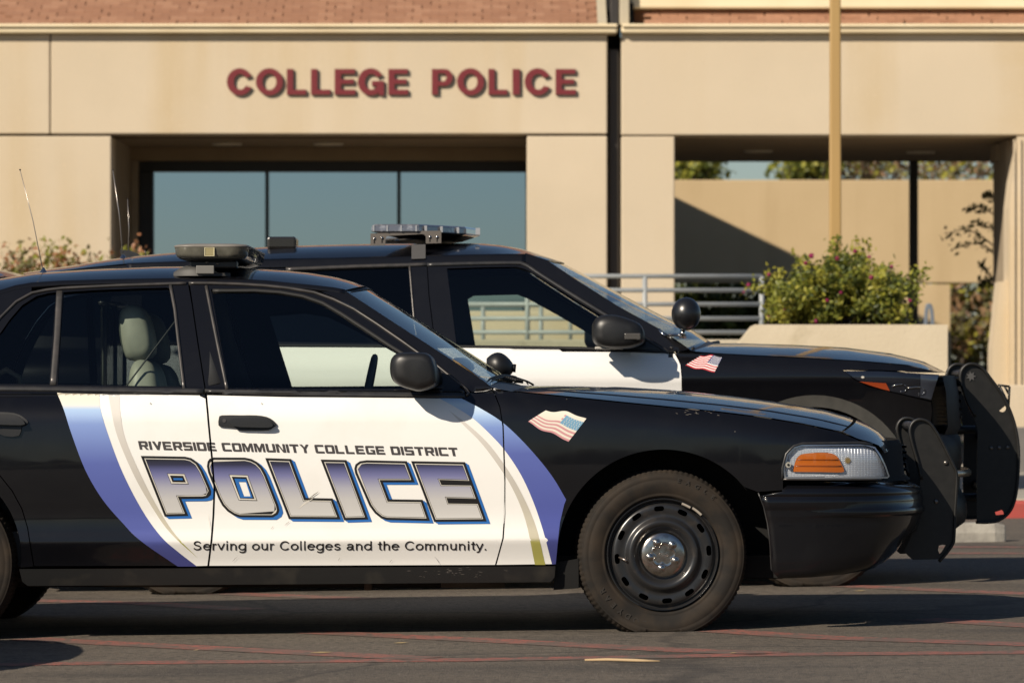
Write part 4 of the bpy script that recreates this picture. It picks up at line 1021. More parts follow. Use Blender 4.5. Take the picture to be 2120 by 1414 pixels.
hn = [SD.px3(*p) for p in ((1060, 808.5), (1071, 809.8), (1159, 818.3), (1287, 831.3), (1400, 842.5), (1480, 850.3), (1580, 862.3), (1660, 875.6), (1736, 891.6), (1742, 892.5))]
hc = [c3(*p) for p in ((1108, 797), (1150, 796.8), (1201, 798), (1280, 800.5), (1400, 808), (1500, 818), (1588, 829), (1705, 848), (1757, 863), (1760, 864.5))]
hood = SD.loft('hood', hn, hc, BLACK, sed, p=2.1, n=60, lat=36)
SD.loft('header_panel', [SD.px3(*p) for p in ((1746, 894), (1776, 908), (1800, 914), (1820, 922), (1832, 938))], [c3(*p) for p in ((1764, 866), (1790, 877), (1810, 889), (1825, 904), (1832, 922))], BLACK, sed, p=2.6, n=16, lat=30)
SD.loft('cowl', [SD.px3(*p, -.004) for p in ((1012, 799), (1030, 806), (1060, 809))], [c3(*p) for p in ((1044, 783), (1075, 797), (1104, 800))], BLACKP, sed, p=2.0, n=6, lat=16)
# hood crease: a shallow raised rib line
for fl in (False, True):
    rib = []
    for a, c in zip(even(hn, 30), even(hc, 30)):
        t = .20; u = 1 - (1 - t) ** 2.1; q = Vector((a.x + (c.x - a.x) * u, a.y + (SY0 + SW / 2 - a.y) * t, a.z + (c.z - a.z) * u)); rib.append(SD.flip(q) if fl else q)
    mb = MB(); mb.tube([p + Vector((0, 0, -.0012)) for p in rib], .0045, 8); mb.out('hood_crease', BLACK, hood)

# ---- headlight
def inset_px(poly, d): return [(p.x, p.y) for p in inset([Vector(q) for q in poly], d)]
def headlight(far=False):
    poly = [(1621, 989), (1621.5, 970), (1629, 941), (1644, 925.5), (1661, 920), (1779, 918.5), (1792, 919)]
    H = [(1624, 990)] + poly[1:] + [(1812, 925), (1824, 942), (1835, 965), (1842, 986), (1838, 990)]
    CLEAR = bpy.data.materials.get('headlight_lens')
    if CLEAR is None:
        CLEAR = mat('headlight_lens', (.74, .77, .83), .32, metal=.45, coat=.6)
        n = CLEAR.node_tree.nodes; l = CLEAR.node_tree.links; b = n['Principled BSDF']
        tc = n.new('ShaderNodeTexCoord'); br = n.new('ShaderNodeTexBrick'); mp = n.new('ShaderNodeMapping')
        mp.inputs['Rotation'].default_value = (R(90), 0, 0); l.new(tc.outputs['Object'], mp.inputs[0]); l.new(mp.outputs[0], br.inputs['Vector'])
        br.inputs['Scale'].default_value = 1.0; br.offset = 0
        br.inputs['Brick Width'].default_value = .0135; br.inputs['Row Height'].default_value = .0075; br.inputs['Mortar Size'].default_value = .0012; br.inputs['Mortar Smooth'].default_value = 1.0
        bp = n.new('ShaderNodeBump'); bp.inputs['Strength'].default_value = .6; bp.inputs['Distance'].default_value = .004; bp.invert = True
        l.new(br.outputs['Fac'], bp.inputs['Height']); l.new(bp.outputs[0], b.inputs['Normal'])
    hl = SD.panel('headlight', [H], [], CLEAR, sed, off=-.012, gap=.002, lip=0, far=far, step=.02)
    SD.panel('lamp_wall', [H], [inset_px(H, 3.0)], mat('lamp_wall_chrome', (.60, .62, .66), .3, metal=.8), hl, off=-.001, lip=.014, far=far, step=.05)
    SD.panel('lens_cover', [H], [], glass('clear_lens_cover', (.93, .94, .95), 1.45), hl, off=.0015, lip=0, far=far, step=.04)
    SD.strip('bezel', [(1619.5, 992), (1620, 968), (1627.5, 939.5), (1643, 923.5), (1661, 918), (1780, 916.5), (1806, 920)], .009, SATIN_D, hl, off=.005, far=far)
    SD.strip('bezel', [(1620, 992), (1720, 992.6), (1824, 992)], .007, SATIN, hl, off=.004, far=far)
    A = smoothp([(1643, 974), (1648, 953), (1655, 943.5), (1664, 939.5), (1690, 937), (1714, 937), (1730, 941.5), (1738, 951), (1744, 963), (1748, 972), (1743, 977.5), (1700, 977), (1650, 976.5)], 4, True)
    AMB = mat('amber_reflector', (.56, .135, .010), .28, coat=1.0)
    am = SD.panel('amber_reflector', [A], [], AMB, hl, off=-.004, lip=.008, far=far, step=.02)
    for y in (951, 964): SD.strip('amber_ridge', [(1650 - (y - 951) * .35, y), (1736 + (y - 951) * .5, y + .5)], .003, mat('amber_dark', (.42, .090, .007), .3, coat=.6), hl, off=-.0028, depth=.003, far=far)
    c = SD.xz(1631.5, 962); pts = [c + Vector((math.cos(t * .628), math.sin(t * .628))) * .012 for t in range(10)]
    SD.panel('screw_boss', [pts], [], mat('boss_grey', (.33, .32, .28), .4), hl, off=.007, lip=.01, px=False, far=far)
    c = SD.xz(1631.5, 962); pts = [c + Vector((math.cos(t * .628), math.sin(t * .628))) * .005 for t in range(10)]
    SD.panel('screw', [pts], [], BLACKP, hl, off=.009, lip=.003, px=False, far=far)
    c = SD.xz(1757, 953); pts = []
    for t in range(24): pts.append(c + Vector((math.cos(t * math.pi / 12), math.sin(t * math.pi / 12))) * (.017 if t % 2 else .009))
    SD.panel('bulb_flare', [pts], [], mat('bulb_amber', (.50, .33, .12), .25, metal=.5, coat=.6), hl, off=-.009, lip=0, px=False, far=far)
    return hl
headlight(); headlight(True)

# ---- front bumper, grille: swept round the nose
PLAN = [(.36, 0), (.48, .008), (.60, .022), (.70, .046), (.78, .078), (.85, .116), (.91, .165), (.96, .225), (1.00, .29), (1.035, .37), (1.065, .47), (1.09, .60), (1.11, .78), (1.117, .99)]
def nose(pts):
    P = smoothp([Vector((x + XW, SY0 + y)) for x, y in pts], 4); return P
NP = nose(PLAN)
def sweep(name, prof, m, parent, z_of=None, start=0.0):
    """prof(r) -> list of (outward, z) for plan position r (x relative to axle)"""
    rows = []; n = len(NP)
    for i, p in enumerate(NP):
        if p.x - XW < start: continue
        d = (NP[min(i + 1, n - 1)] - NP[max(0, i - 1)]).normalized(); nn = Vector((d.y, -d.x))
        if i == n - 1: nn = Vector((1, 0))
        rows.append([Vector((p.x + nn.x * o, p.y + nn.y * o, z)) for o, z in prof(p.x - XW)])
    rows += [[SD.flip(q) for q in r] for r in reversed(rows[:-1])]
    v, f = grid(rows); return mk(name, v, f, m, parent)
Zb = lambda py: CAMH - (py - HZ) * 18.3 / F
def bump_prof(r):
    zb = lin([(.3, .215), (.55, .22), (.72, .228), (.85, .245), (.95, .262), (1.2, .275)], r); k = min(1, max(0, (r - .55) / .4)); fr = min(1, max(0, (r - .86) / .22))
    zt = .598
    out = [(-.06 - .10 * fr, zb - .002), (-.030 * k - .10 * fr - .01, zb), (-.012 * k - .075 * fr, zb + .03 + .02 * fr), (-.006 * k - .045 * fr, zb + .08 + .03 * fr), (-.022 * fr, .385), (-.008 * fr, .43), (-.001, .456), (0.0, .462),
           (.009 * k, .4655), (.012 * k, .471), (.012 * k, .487), (.008 * k, .492), (.003, .497), (.004, .52), (.003, .540), (-.001, .5425), (-.001, .5455), (.002, .548),
           (-.002 - .004 * fr, .565), (-.014 - .02 * fr, .580), (-.030 - .05 * fr, .592), (-.06 - .09 * fr, zt), (-.10 - .12 * fr, zt + .002)]
    return out
BST = [(.18, .470), (.222, .462), (.232, .440), (.245, .436), (.33, .433), (.43, .420), (.50, .405), (.545, .392), (.558, .385), (.561, .478), (.7, .480)]
def bumper():
    n = len(NP); rows = []
    S0 = NP[0].x - XW
    for i, p in enumerate(NP):
        r0 = p.x - XW; row = []
        for k, (o, z) in enumerate(bump_prof(max(r0, .40))):
            s_ = lin(BST, z); r = r0 + (s_ - S0) * max(0, 1 - (r0 - S0) / .34); r = min(r, 1.117)
            yy = interp(PLAN, r) if i < n - 1 else .99
            e = .004; sl = (interp(PLAN, min(1.117, r + e)) - interp(PLAN, r - e)) / (2 * e); nn = Vector((sl, -1)).normalized() if i < n - 2 else Vector((1, 0))
            nn = Vector((max(0, nn.x), nn.y)); row.append(Vector((XW + r + nn.x * o, SY0 + yy + nn.y * o, z)))
        rows.append(row)
    lipr = [q + Vector((.012, .05, 0)) for q in rows[0]]
    rows = [lipr] + rows
    rows += [[SD.flip(q) for q in r] for r in reversed(rows[:-1])]
    v, f = grid(rows); return mk('front_bumper', v, f, BLACK, sed)
bmp = bumper()
SD.strip('flange_edge', [(1570, 1020), (1581, 1048), (1589, 1082), (1595, 1135), (1597, 1178), (1605, 1188)], .005, SATIN_D, bmp, off=.003)
sweep('grille', lambda r: [(-.05, .60), (-.075, .62), (-.085, .74), (-.10, .765)], DARK, sed, start=.90)
for k in range(5):
    sweep('grille_bar', lambda r, k=k: [(-.085, .632 + .024 * k), (-.065, .634 + .024 * k), (-.065, .642 + .024 * k), (-.085, .644 + .024 * k)], DARK, sed, start=1.10)
sweep('air_dam', lambda r: [(-.19, .235), (-.18, .275), (-.25, .30)], DARK, sed, start=.6)
# rear bumper and lamps (out of the picture, needed for the shadow and other views)
mb = MB()
for k, z in enumerate((.28, .34, .56, .62)): pass
RP = smoothp([Vector((XW + a, SY0 + b)) for a, b in ((-3.75, .02), (-4.1, .06), (-4.30, .14), (-4.40, .30), (-4.44, .6), (-4.45, .99))], 4)
rows = [[Vector((p.x + o, p.y, z)) for o, z in ((.05, .24), (0, .30), (-.02, .42), (-.02, .55), (.03, .62))] for p in RP]; rows += [[SD.flip(q) for q in r] for r in reversed(rows[:-1])]
v, f = grid(rows); mk('rear_bumper', v, f, BLACK, sed)
rows = [[Vector((p.x + o, p.y, z)) for o, z in ((.03, .615), (.02, .70), (.03, .86), (.08, .90))] for p in RP[4:]]; rows += [[SD.flip(q) for q in r] for r in reversed(rows[:-1])]
v, f = grid(rows); mk('tail_panel', v, f, BLACK, sed)

# ---- push bumper: two upright plates with a rolled tube rim and cross tubes
def plate_pts(Y, pts): return [Vector((U(px, py, Y).x, U(px, py, Y).z)) for px, py in pts]
PB = thing  # keep the name short below
def push_bumper(parent, rim, plate, Y, Yfar, thick, hole, bolts, tube_r, extra=()):
    root = None
    for k, yy in enumerate((Y, Yfar)):
        P = plate_pts(Y, plate); Hs = [plate_pts(Y, h) for h in hole]
        o = extrude('push_bumper_plate', P, yy, yy + thick, POWDER, parent, holes=Hs, smooth=False)
        L = plate_pts(Y, rim); path = [Vector((p.x, yy + thick / 2, p.y)) for p in smoothp([Vector((p.x, p.y)) for p in L], 4)]
        # flat rolled band rather than a round pipe
        n = len(path); rows = []
        for i, p in enumerate(path):
            d = (path[min(i + 1, n - 1)] - path[max(0, i - 1)]).normalized(); nn = Vector((-d.z, 0, d.x))
            hw_, hd = tube_r * .55, tube_r * 1.7
            rows.append([p + nn * a * hw_ + Vector((0, b * hd, 0)) for a, b in ((-1, -.8), (-.8, -1), (.8, -1), (1, -.8), (1, .8), (.8, 1), (-.8, 1), (-1, .8))])
        v, f = grid(rows, closed=True); f += [tuple(range(8)), tuple(reversed(range(len(v) - 8, len(v))))]
        mk('push_bumper_rim', v, f, POWDER, o)
        if k == 0:
            for px, py in bolts:
                q = U(px, py, Y); v, f = lathe([(.010, 0), (.010, .004), (.007, .008), (.0002, .009)], 12); mk('bolt', [Vector((q.x + p.x, yy + p.y, q.z + p.z)) for p in v], f, mat('bolt_zinc', (.16, .15, .14), .35, metal=.8), o)
    for px, py, r in extra:
        q = U(px, py, Y); mb = MB(); mb.tube([(q.x, Y + .01, q.z), (q.x, Yfar + .01, q.z)], r, 12); mb.out('push_bumper_tube', POWDER, parent)
S_RIM = [(1908, 992), (1899, 955), (1889, 920), (1884, 896), (1886, 881), (1895, 871), (1908, 868.5), (1922, 874), (1934, 888), (1952, 919), (1972, 960), (1980, 980), (1980, 1010), (1977, 1060), (1975, 1110), (1972, 1126), (1958, 1146), (1944, 1162)]
S_PLATE = [(1905, 992), (1899, 955), (1889, 920), (1884, 896), (1886, 881), (1895, 872), (1908, 869.5), (1922, 875), (1934, 889), (1952, 920), (1972, 961), (1979, 981), (1978, 1060), (1974, 1120), (1958, 1145), (1948, 1157), (1890, 1158.5), (1880, 1150), (1872, 1140), (1890, 1100), (1903, 1060), (1905, 1030)]
push_bumper(sed, S_RIM, S_PLATE, SY0 + .66, SY0 + 1.28, .008, [[(1942, 1138), (1944, 1129), (1951, 1127), (1958, 1128), (1950, 1142), (1945, 1146)]], [(1938, 1038), (1958, 958)], .011,
            ((1903, 884, .020), (1962, 1000, .024), (1960, 1080, .024)))
# bracket between plate and bumper
q = U(1880, 1080, SY0 + .7); mb = MB(); mb.box(q.x - .12, q.x + .10, SY0 + .70, SY0 + .74, .42, .50); mb.out('push_bumper_bracket', POWDER, sed, smooth=False)

# ---- door graphics
LBLUE_O = smoothp([(118, 813.5), (132.6, 849.5), (148.5, 899), (176.8, 973), (212, 1033), (254.6, 1083), (290, 1118), (368, 1172)], 5)
LBLUE_I = smoothp([(205, 815), (208.6, 849.5), (226, 906), (254.6, 980), (293.5, 1054.6), (332, 1109), (368, 1141), (408, 1172)], 5)
LG_L = smoothp([(224.5, 816), (230, 849.5), (244, 906), (279, 987), (318, 1054.6), (353.6, 1104), (410, 1155)], 5)
LG_R = smoothp([(247.5, 816.5), (249, 853), (260, 909.6), (293.5, 987), (329, 1054.6), (364, 1107.6), (410, 1155)], 5)
RB_O = smoothp([(955.6, 825.5), (995, 846), (1038, 872.6), (1078, 909), (1117, 952), (1147, 991.5), (1172, 1034)], 5)
RB_I = smoothp([(909, 825), (942.5, 843), (979, 866), (1015, 899), (1045, 932), (1078, 981.6), (1104, 1038), (1124, 1097), (1143, 1168)], 5)
RG_L = smoothp([(929, 849.5), (962, 882.5), (995, 915.6), (1028, 958.5), (1061, 1011), (1088, 1077), (1107.5, 1168.5)], 5)
RG_R = smoothp([(929, 849.5), (969, 879), (1008.5, 915.6), (1041.5, 958.5), (1074.5, 1011), (1107.5, 1084), (1129, 1168.5)], 5)
T2 = lambda L: [(p[0], p[1]) for p in L]
ARCH_IN = [(1168, 1044), (1159.5, 1080), (1155.5, 1115), (1150.5, 1167)]
white_poly = T2(LBLUE_O) + [(430, 1170.5), (700, 1169.8), (1027, 1168.6), (1150, 1167)] + ARCH_IN[::-1] + T2(RB_O)[::-1] + [(800, 824), (600, 822.5), (424, 818.5)]
SW_Z = lambda py: CAMH - (py - HZ) * SY0 / F - ORI[sed].z
LBL = ramp_z('blue_swoosh_left', [(SW_Z(1172), (.045, .050, .18)), (SW_Z(1100), (.078, .098, .33)), (SW_Z(960), (.092, .122, .37)), (SW_Z(880), (.21, .30, .60)), (SW_Z(848), (.36, .50, .72)), (SW_Z(838), (.70, .68, .62)), (SW_Z(813), (.74, .68, .55))])
RBL = ramp_z('blue_swoosh_right', [(SW_Z(1172), (.045, .050, .18)), (SW_Z(1080), (.070, .088, .32)), (SW_Z(940), (.092, .122, .37)), (SW_Z(885), (.19, .28, .58)), (SW_Z(862), (.34, .48, .72)), (SW_Z(838), (.56, .68, .78)), (SW_Z(822), (.30, .45, .66))])
GRY = ramp_z('grey_swoosh', [(SW_Z(1172), (.34, .32, .08)), (SW_Z(1122), (.38, .36, .10)), (SW_Z(1114), (.52, .48, .36)), (SW_Z(1000), (.50, .47, .42)), (SW_Z(815), (.66, .63, .59))])
CUTS = [CUTB, CUTF]
gr = SD.panel('white_wrap', [white_poly], [], WHITE, FD, off=.0010, lip=0, cuts=CUTS, extra_z=EZ)
SD.panel('blue_swoosh', [T2(LBLUE_O) + T2(LBLUE_I)[::-1]], [], LBL, RDR, off=.0020, lip=0, cuts=CUTS, extra_z=EZ)
SD.panel('blue_swoosh', [T2(RB_I) + ARCH_IN[::-1] + T2(RB_O)[::-1]], [], RBL, FD, off=.0020, lip=0, cuts=CUTS, extra_z=EZ)
SD.panel('grey_swoosh', [T2(LG_L) + T2(LG_R)[::-1]], [], GRY, RDR, off=.0020, lip=0, cuts=CUTS, extra_z=EZ)
SD.panel('grey_swoosh', [T2(RG_L) + T2(RG_R)[::-1]], [], GRY, FD, off=.0020, lip=0, cuts=CUTS, extra_z=EZ)
# far side gets the plain white wrap
SD.panel('white_wrap', [white_poly], [], WHITE, FDF, off=.0010, lip=0, cuts=CUTS, extra_z=EZ, far=True)
# POLICE, back-slanted block letters
PL = {
 'P': [(291.5, 943.5), (383, 945), (396, 948), (409, 957), (419, 973), (433, 1004.6), (437.3, 1016), (436.5, 1024), (430, 1030), (420, 1032), (375.5, 1032.3), (390, 1067.6), (341, 1068.8)],
 'O': [(428.5, 965), (430, 955), (434, 949.5), (442, 946.7), (507, 947), (521, 950), (533, 956.5), (543, 967), (551, 981.6), (576, 1044.7), (578.5, 1056), (575, 1064.5), (565, 1070.6), (496, 1070.4), (484, 1066.5), (471, 1058), (460, 1046), (452, 1031), (431, 978)],
 'L': [(549, 948), (602.7, 949.8), (633, 1030.3), (688.6, 1031.3), (705, 1074.8), (598, 1074)],
 'I': [(663.8, 951), (717, 952), (762.5, 1075), (712.5, 1076.5)],
 'C': [(733.5, 970), (736, 961), (745, 954.5), (759, 952.4), (842, 954.3), (858.6, 998), (792.7, 998), (806, 1033), (874.8, 1034), (890, 1078), (801, 1076), (789, 1072.5), (776, 1062), (765, 1047), (757, 1029), (735.4, 980)],
 'E': [(851, 954.3), (962.6, 956.3), (1007.5, 1079), (898.7, 1080)]}
RING = {'P': [(348.7, 981.6), (381, 982.4), (388.5, 1000.4), (356, 999.8)], 'O': [(476.7, 984), (512, 985), (530.5, 1034.5), (495.8, 1033.6)]}
EN = [[(909, 992.5), (985, 995.2), (989, 1005), (914, 1004)], [(924, 1030), (999, 1032.2), (1003, 1043), (928, 1042)]]
K = 18.0 / F
LINK = mat('letter_black', (.010, .009, .009), .35); LCREAM = mat('letter_cream', (.62, .59, .52), .35); LSH = mat('letter_blue', (.020, .13, .42), .35)
LFILL = ramp_z('letter_fill', [(SW_Z(1075), (.55, .54, .52)), (SW_Z(1035), (.50, .49, .48)), (SW_Z(1010), (.37, .37, .43)), (SW_Z(985), (.165, .17, .33)), (SW_Z(972), (.085, .09, .21)), (SW_Z(962), (.028, .028, .06)), (SW_Z(950), (.012, .012, .016))])
for ch, poly in PL.items():
    prt = RDR if ch == 'P' else FD
    P0 = SD.P(poly); hole = []; cut = [CUTB]
    if ch == 'O': hole = [SD.P([(485, 990), (509, 991), (523.4, 1030.3), (497.7, 1030.3)])]
    sh = [[p + Vector((dx * K, -dy * K)) for p in P0] for dx, dy in ((7.5, 5), (4, 2.5))]
    hs = [SD.P([(494, 997), (509, 997.3), (518.7, 1027), (505, 1027)])] if ch == 'O' else []
    lt = SD.panel('letter_shadow', sh, hs, LSH, prt, off=.0028, lip=0, cuts=cut, px=False, extra_z=EZ)
    SD.panel('letter_outline', [P0], hole, LINK, prt, off=.0036, lip=0, cuts=cut, px=False, extra_z=EZ)
    ring = [SD.P(RING[ch])] if ch in RING else []
    if ch == 'E': ring = [SD.P(e) for e in EN]
    o5 = 5.0 * K; o6 = 6.5 * K; o7 = 7.3 * K
    if ring and ch != 'E': SD.panel('letter_ring', [inset(ring[0], -.2 * K)], [inset(ring[0], 2.2 * K)], LCREAM, prt, off=.0064, lip=0, cuts=cut, px=False)
    if ch == 'P':
        SD.panel('letter_counter', [SD.P([(358.7, 989.3), (377.4, 989.3), (379.3, 993.5), (360, 993.5)])], [], LSH, prt, off=.0068, lip=0, px=False)
    SD.panel('letter_keyline', [inset(P0, o5)], ring, LCREAM, prt, off=.0044, lip=0, cuts=cut, px=False, extra_z=EZ)
    SD.panel('letter_inline', [inset(P0, o6)], [inset(r_, -1.2 * K) for r_ in ring], LINK, prt, off=.0051, lip=0, cuts=cut, px=False, extra_z=EZ)
    SD.panel('letter_fill', [inset(P0, o7)], [inset(r_, -2.0 * K) for r_ in ring], LFILL, prt, off=.0058, lip=0, cuts=cut, px=False, extra_z=EZ)
# small lettering: squared caps and the motto
def caps(ch):
    q = lambda x0, y0, x1, y1: [(x0, y0), (x1, y0), (x1, y1), (x0, y1)]; t = .24; s = .27
    D = {'R': [q(0, 0, s, 1), q(0, .78, .9, 1), q(.7, .45, .97, .93), q(0, .36, .9, .56), [(.45, .4), (.72, .4), (1.0, 0), (.70, 0)]], 'I': [q(0, 0, s, 1)], 'V': [[(0, 1), (.29, 1), (.56, .3), (.56, 0), (.38, 0)], [(1.0, 1), (.72, 1), (.46, .3), (.46, 0), (.62, 0)]],
         'E': [q(0, 0, s, 1), q(0, .78, .92, 1), q(0, .39, .86, .60), q(0, 0, .94, .22)], 'S': [q(.04, .78, .95, 1), q(0, .45, s, .95), q(.04, .39, .95, .60), q(.70, .05, .97, .54), q(.02, 0, .93, .22)],
         'D': [q(0, 0, s, 1), q(0, .78, .9, 1), q(.7, .08, .98, .92), q(0, 0, .9, .22)], 'C': [q(.06, .78, .96, 1), q(0, .07, s, .93), q(.06, 0, .96, .22)], 'O': [q(.07, .78, .93, 1), q(0, .07, s, .93), q(.07, 0, .93, .22), q(.72, .07, .99, .93)],
         'M': [q(0, 0, .23, 1), [(.2, 1), (.36, 1), (.62, .25), (.50, 0), (.40, 0)], [(1.0, 1), (.86, 1), (.46, .25), (.56, 0), (.64, 0)], q(.90, 0, 1.14, 1)], 'U': [q(0, .07, s, 1), q(.07, 0, .93, .22), q(.72, .07, .99, 1)],
         'N': [q(0, 0, s, 1), [(.16, 1), (.34, 1), (.86, 0), (.68, 0)], q(.74, 0, 1.0, 1)], 'T': [q(0, .78, .96, 1), q(.34, 0, .62, .9)], 'Y': [[(0, 1), (.29, 1), (.62, .5), (.44, .38)], [(1.0, 1), (.72, 1), (.40, .5), (.56, .36)], q(.36, 0, .64, .5)],
         'L': [q(0, 0, s, 1), q(0, 0, .90, .22)], 'G': [q(.06, .78, .96, 1), q(0, .07, s, .93), q(.06, 0, .96, .22), q(.70, .05, .97, .54), q(.5, .38, .97, .54)]}
    return D[ch]
SUBM = mat('letter_charcoal', (.052, .046, .046), .4)
def word_row(txt, x0, y0, x1, y1, h, slant):
    W = 0; adv = []
    for ch in txt:
        w = .52 if ch == ' ' else (.40 if ch == 'I' else (1.28 if ch == 'M' else 1.10)); adv.append(W); W += w
    k = (x1 - x0) / (W - .12)
    for ch, a in zip(txt, adv):
        if ch == ' ': continue
        qs = []
        for qd in caps(ch):
            qs.append([(x0 + (a + x) * k - y * slant, y0 + (y1 - y0) * (a + x) * k / (x1 - x0) - y * h) for x, y in qd])
        SD.panel('district_letter', qs, [], SUBM, FD, off=.0030, lip=0, cuts=[CUTB], step=.2, edge=.2)
word_row('RIVERSIDE COMMUNITY COLLEGE DISTRICT', 289.5, 930.2, 950, 944, 17.5, 4.0)
def grot(ch):
    """stroke skeletons of a plain grotesque: list of polylines (em units, cap height .72)"""
    el = lambda cx, cy, rx, ry, a0, a1, n=14: [(cx + rx * math.cos(R(a0 + (a1 - a0) * k / n)), cy + ry * math.sin(R(a0 + (a1 - a0) * k / n))) for k in range(n + 1)]
    O = el(.275, .262, .222, .222, 0, 360, 24)
    T = {'S': ([el(.32, .535, .205, .150, 20, 200, 10) + [(.18, .43), (.32, .385), (.47, .335)] + el(.315, .195, .225, .155, 45, -165, 12)], .66),
         'e': ([[(.055, .285), (.49, .285)], el(.275, .262, .222, .222, 6, 318, 20)], .55), 'r': ([[(.10, 0), (.10, .53)], [(.10, .34), (.13, .43), (.20, .478), (.32, .482)]], .35),
         'v': ([[(.03, .53), (.25, .03)], [(.47, .53), (.25, .03)]], .50), 'i': ([[(.11, 0), (.11, .53)], [(.11, .63), (.11, .72)]], .22), 'n': ([[(.10, 0), (.10, .53)], [(.10, .30)] + el(.275, .30, .175, .182, 170, 0, 10) + [(.45, 0)]], .55),
         'g': ([O, [(.495, .53), (.495, -.02)] + el(.285, -.03, .21, .155, 0, -150, 10)], .58), 'o': ([O], .55), 'u': ([[(.45, .53), (.45, 0)], [(.45, .23)] + el(.275, .23, .175, .182, -10, -180, 10) + [(.10, .53)]], .55),
         'C': ([el(.37, .36, .31, .325, 42, 318, 24)], .70), 'l': ([[(.11, 0), (.11, .72)]], .22), 's': ([el(.25, .385, .165, .115, 25, 195, 8) + [(.15, .31), (.25, .275), (.36, .235)] + el(.245, .15, .175, .112, 45, -165, 10)], .50),
         'a': ([el(.26, .375, .175, .115, 165, 0, 8) + [(.435, .08), (.46, .03), (.52, .03)], [(.435, .30), (.25, .275)] + el(.215, .155, .15, .118, 95, 330, 10) + [(.435, .17)]], .56), 'd': ([O, [(.495, 0), (.495, .72)]], .58),
         't': ([[(.16, .68), (.16, .12), (.19, .05), (.28, .035)], [(.03, .49), (.29, .49)]], .30), 'h': ([[(.10, 0), (.10, .72)], [(.10, .30)] + el(.275, .30, .175, .182, 170, 0, 10) + [(.45, 0)]], .55),
         'm': ([[(.10, 0), (.10, .53)], [(.10, .32)] + el(.255, .32, .155, .165, 170, 0, 8) + [(.41, 0)], [(.41, .32)] + el(.565, .32, .155, .165, 170, 0, 8) + [(.72, 0)]], .82), 'y': ([[(.03, .53), (.25, .05)], [(.47, .53), (.22, -.10), (.16, -.16), (.06, -.16)]], .50), '.': ([[(.10, .0), (.10, .10)]], .22)}
    return T[ch]
def stroke_quads(line, w):
    out = []
    for a, b in zip(line, line[1:]):
        a = Vector(a); b = Vector(b); dd = b - a
        if dd.length < 1e-6: continue
        dd.normalize(); q = Vector((-dd.y, dd.x)) * w / 2; e = dd * w * .16; out.append([a - e + q, a - e - q, b + e - q, b + e + q])
    return out
MOT = 'Serving our Colleges and the Community.'
adv = [0]
for ch in MOT: adv.append(adv[-1] + (.32 if ch == ' ' else grot(ch)[1] + .055))
KX = (1005.5 - 399) / (adv[-1] - .15)
for ch, x_ in zip(MOT, adv):
    if ch == ' ': continue
    qs = [[(399 + (x_ + p.x) * KX, 1137.8 - p.y * 25.0) for p in qd] for ln in grot(ch)[0] for qd in stroke_quads(ln, .098)]
    SD.panel('motto_letter', qs, [], LINK, FD, off=.0030, lip=0, step=.3, edge=.3)
# scratches and chips
SCF = mat('bare_scuff', (.11, .098, .085), .7)
rnd = random.Random(12)
def marks(name, m, lines, parent, off):
    V_ = []; F_ = []
    for (x0, y0, x1, y1, w) in lines:
        dx, dy = x1 - x0, y1 - y0; L = math.hypot(dx, dy); nx, ny = -dy / L * w / 2, dx / L * w / 2; n = 6; b = len(V_)
        for k in range(n + 1):
            t = k / n; t_ = w * .5 * math.sin(math.pi * t) / (w * .5 + 1e-9); jx = rnd.gauss(0, .25)
            for s_ in (-1, 1): V_.append(SD.px3(x0 + dx * t + nx * s_ * t_ + jx, y0 + dy * t + ny * s_ * t_, off))
        for k in range(n): F_.append((b + 2 * k, b + 2 * k + 1, b + 2 * k + 3, b + 2 * k + 2))
    o = mk(name, V_, F_, m, parent); o['kind'] = 'stuff'; return o
marks('door_scratches', mat('scratch_dark', (.10, .085, .07), .7), [(640, 1031, 661, 1016, 1.6), (636, 1036, 650, 1026, 1.0), (588, 1088, 600, 1078, .8), (560, 1096, 566, 1088, .6), (310, 838, 313, 836, 2.2), (541, 838, 543, 836, 2.2), (900, 1150, 912, 1168, .7), (480, 1162, 492, 1150, .6), (700, 1160, 704, 1152, .6), (806, 1164, 812, 1156, .6)], FD, .0060)
marks('door_scratches', mat('scratch_pale', (.70, .66, .58), .6), [(618, 1052, 640, 1034, 2.2), (628, 1046, 652, 1028, 1.4), (430, 1060, 436, 1100, .8)], FD, .0064)
marks('fender_chips', SCF, [(1405 + rnd.uniform(0, 75), 850.5 + rnd.uniform(0, 8), 0, 0, 0) for _ in range(0)] + [(x, y, x + rnd.uniform(2, 9), y + rnd.uniform(-1, 2), rnd.uniform(.5, 1.2)) for x, y in [(1395 + rnd.uniform(0, 90), 849 + rnd.uniform(0, 10)) for _ in range(16)]] + [(1422, 846.5, 1450, 849.5, 1.6), (1440, 851, 1443, 858, 1.0), (1172, 826, 1174, 827, 1.5), (1520, 893, 1523, 894, 1.6)], sed, .0012)
marks('sill_scuffs', SCF, [(x, y, x + rnd.uniform(2, 12), y + rnd.uniform(-2, 3), rnd.uniform(.4, 1.0)) for x, y in [(rnd.gauss(945, 45), 1184 + rnd.gauss(0, 5)) for _ in range(30)]], sed, .0052)
marks('bumper_scuffs', SCF, [(x, y, x + rnd.uniform(2, 8), y - rnd.uniform(0, 3), rnd.uniform(.4, .9)) for x, y in [(1790 + rnd.uniform(0, 34), 1158 - rnd.uniform(0, 12)) for _ in range(9)]], bmp, .004)
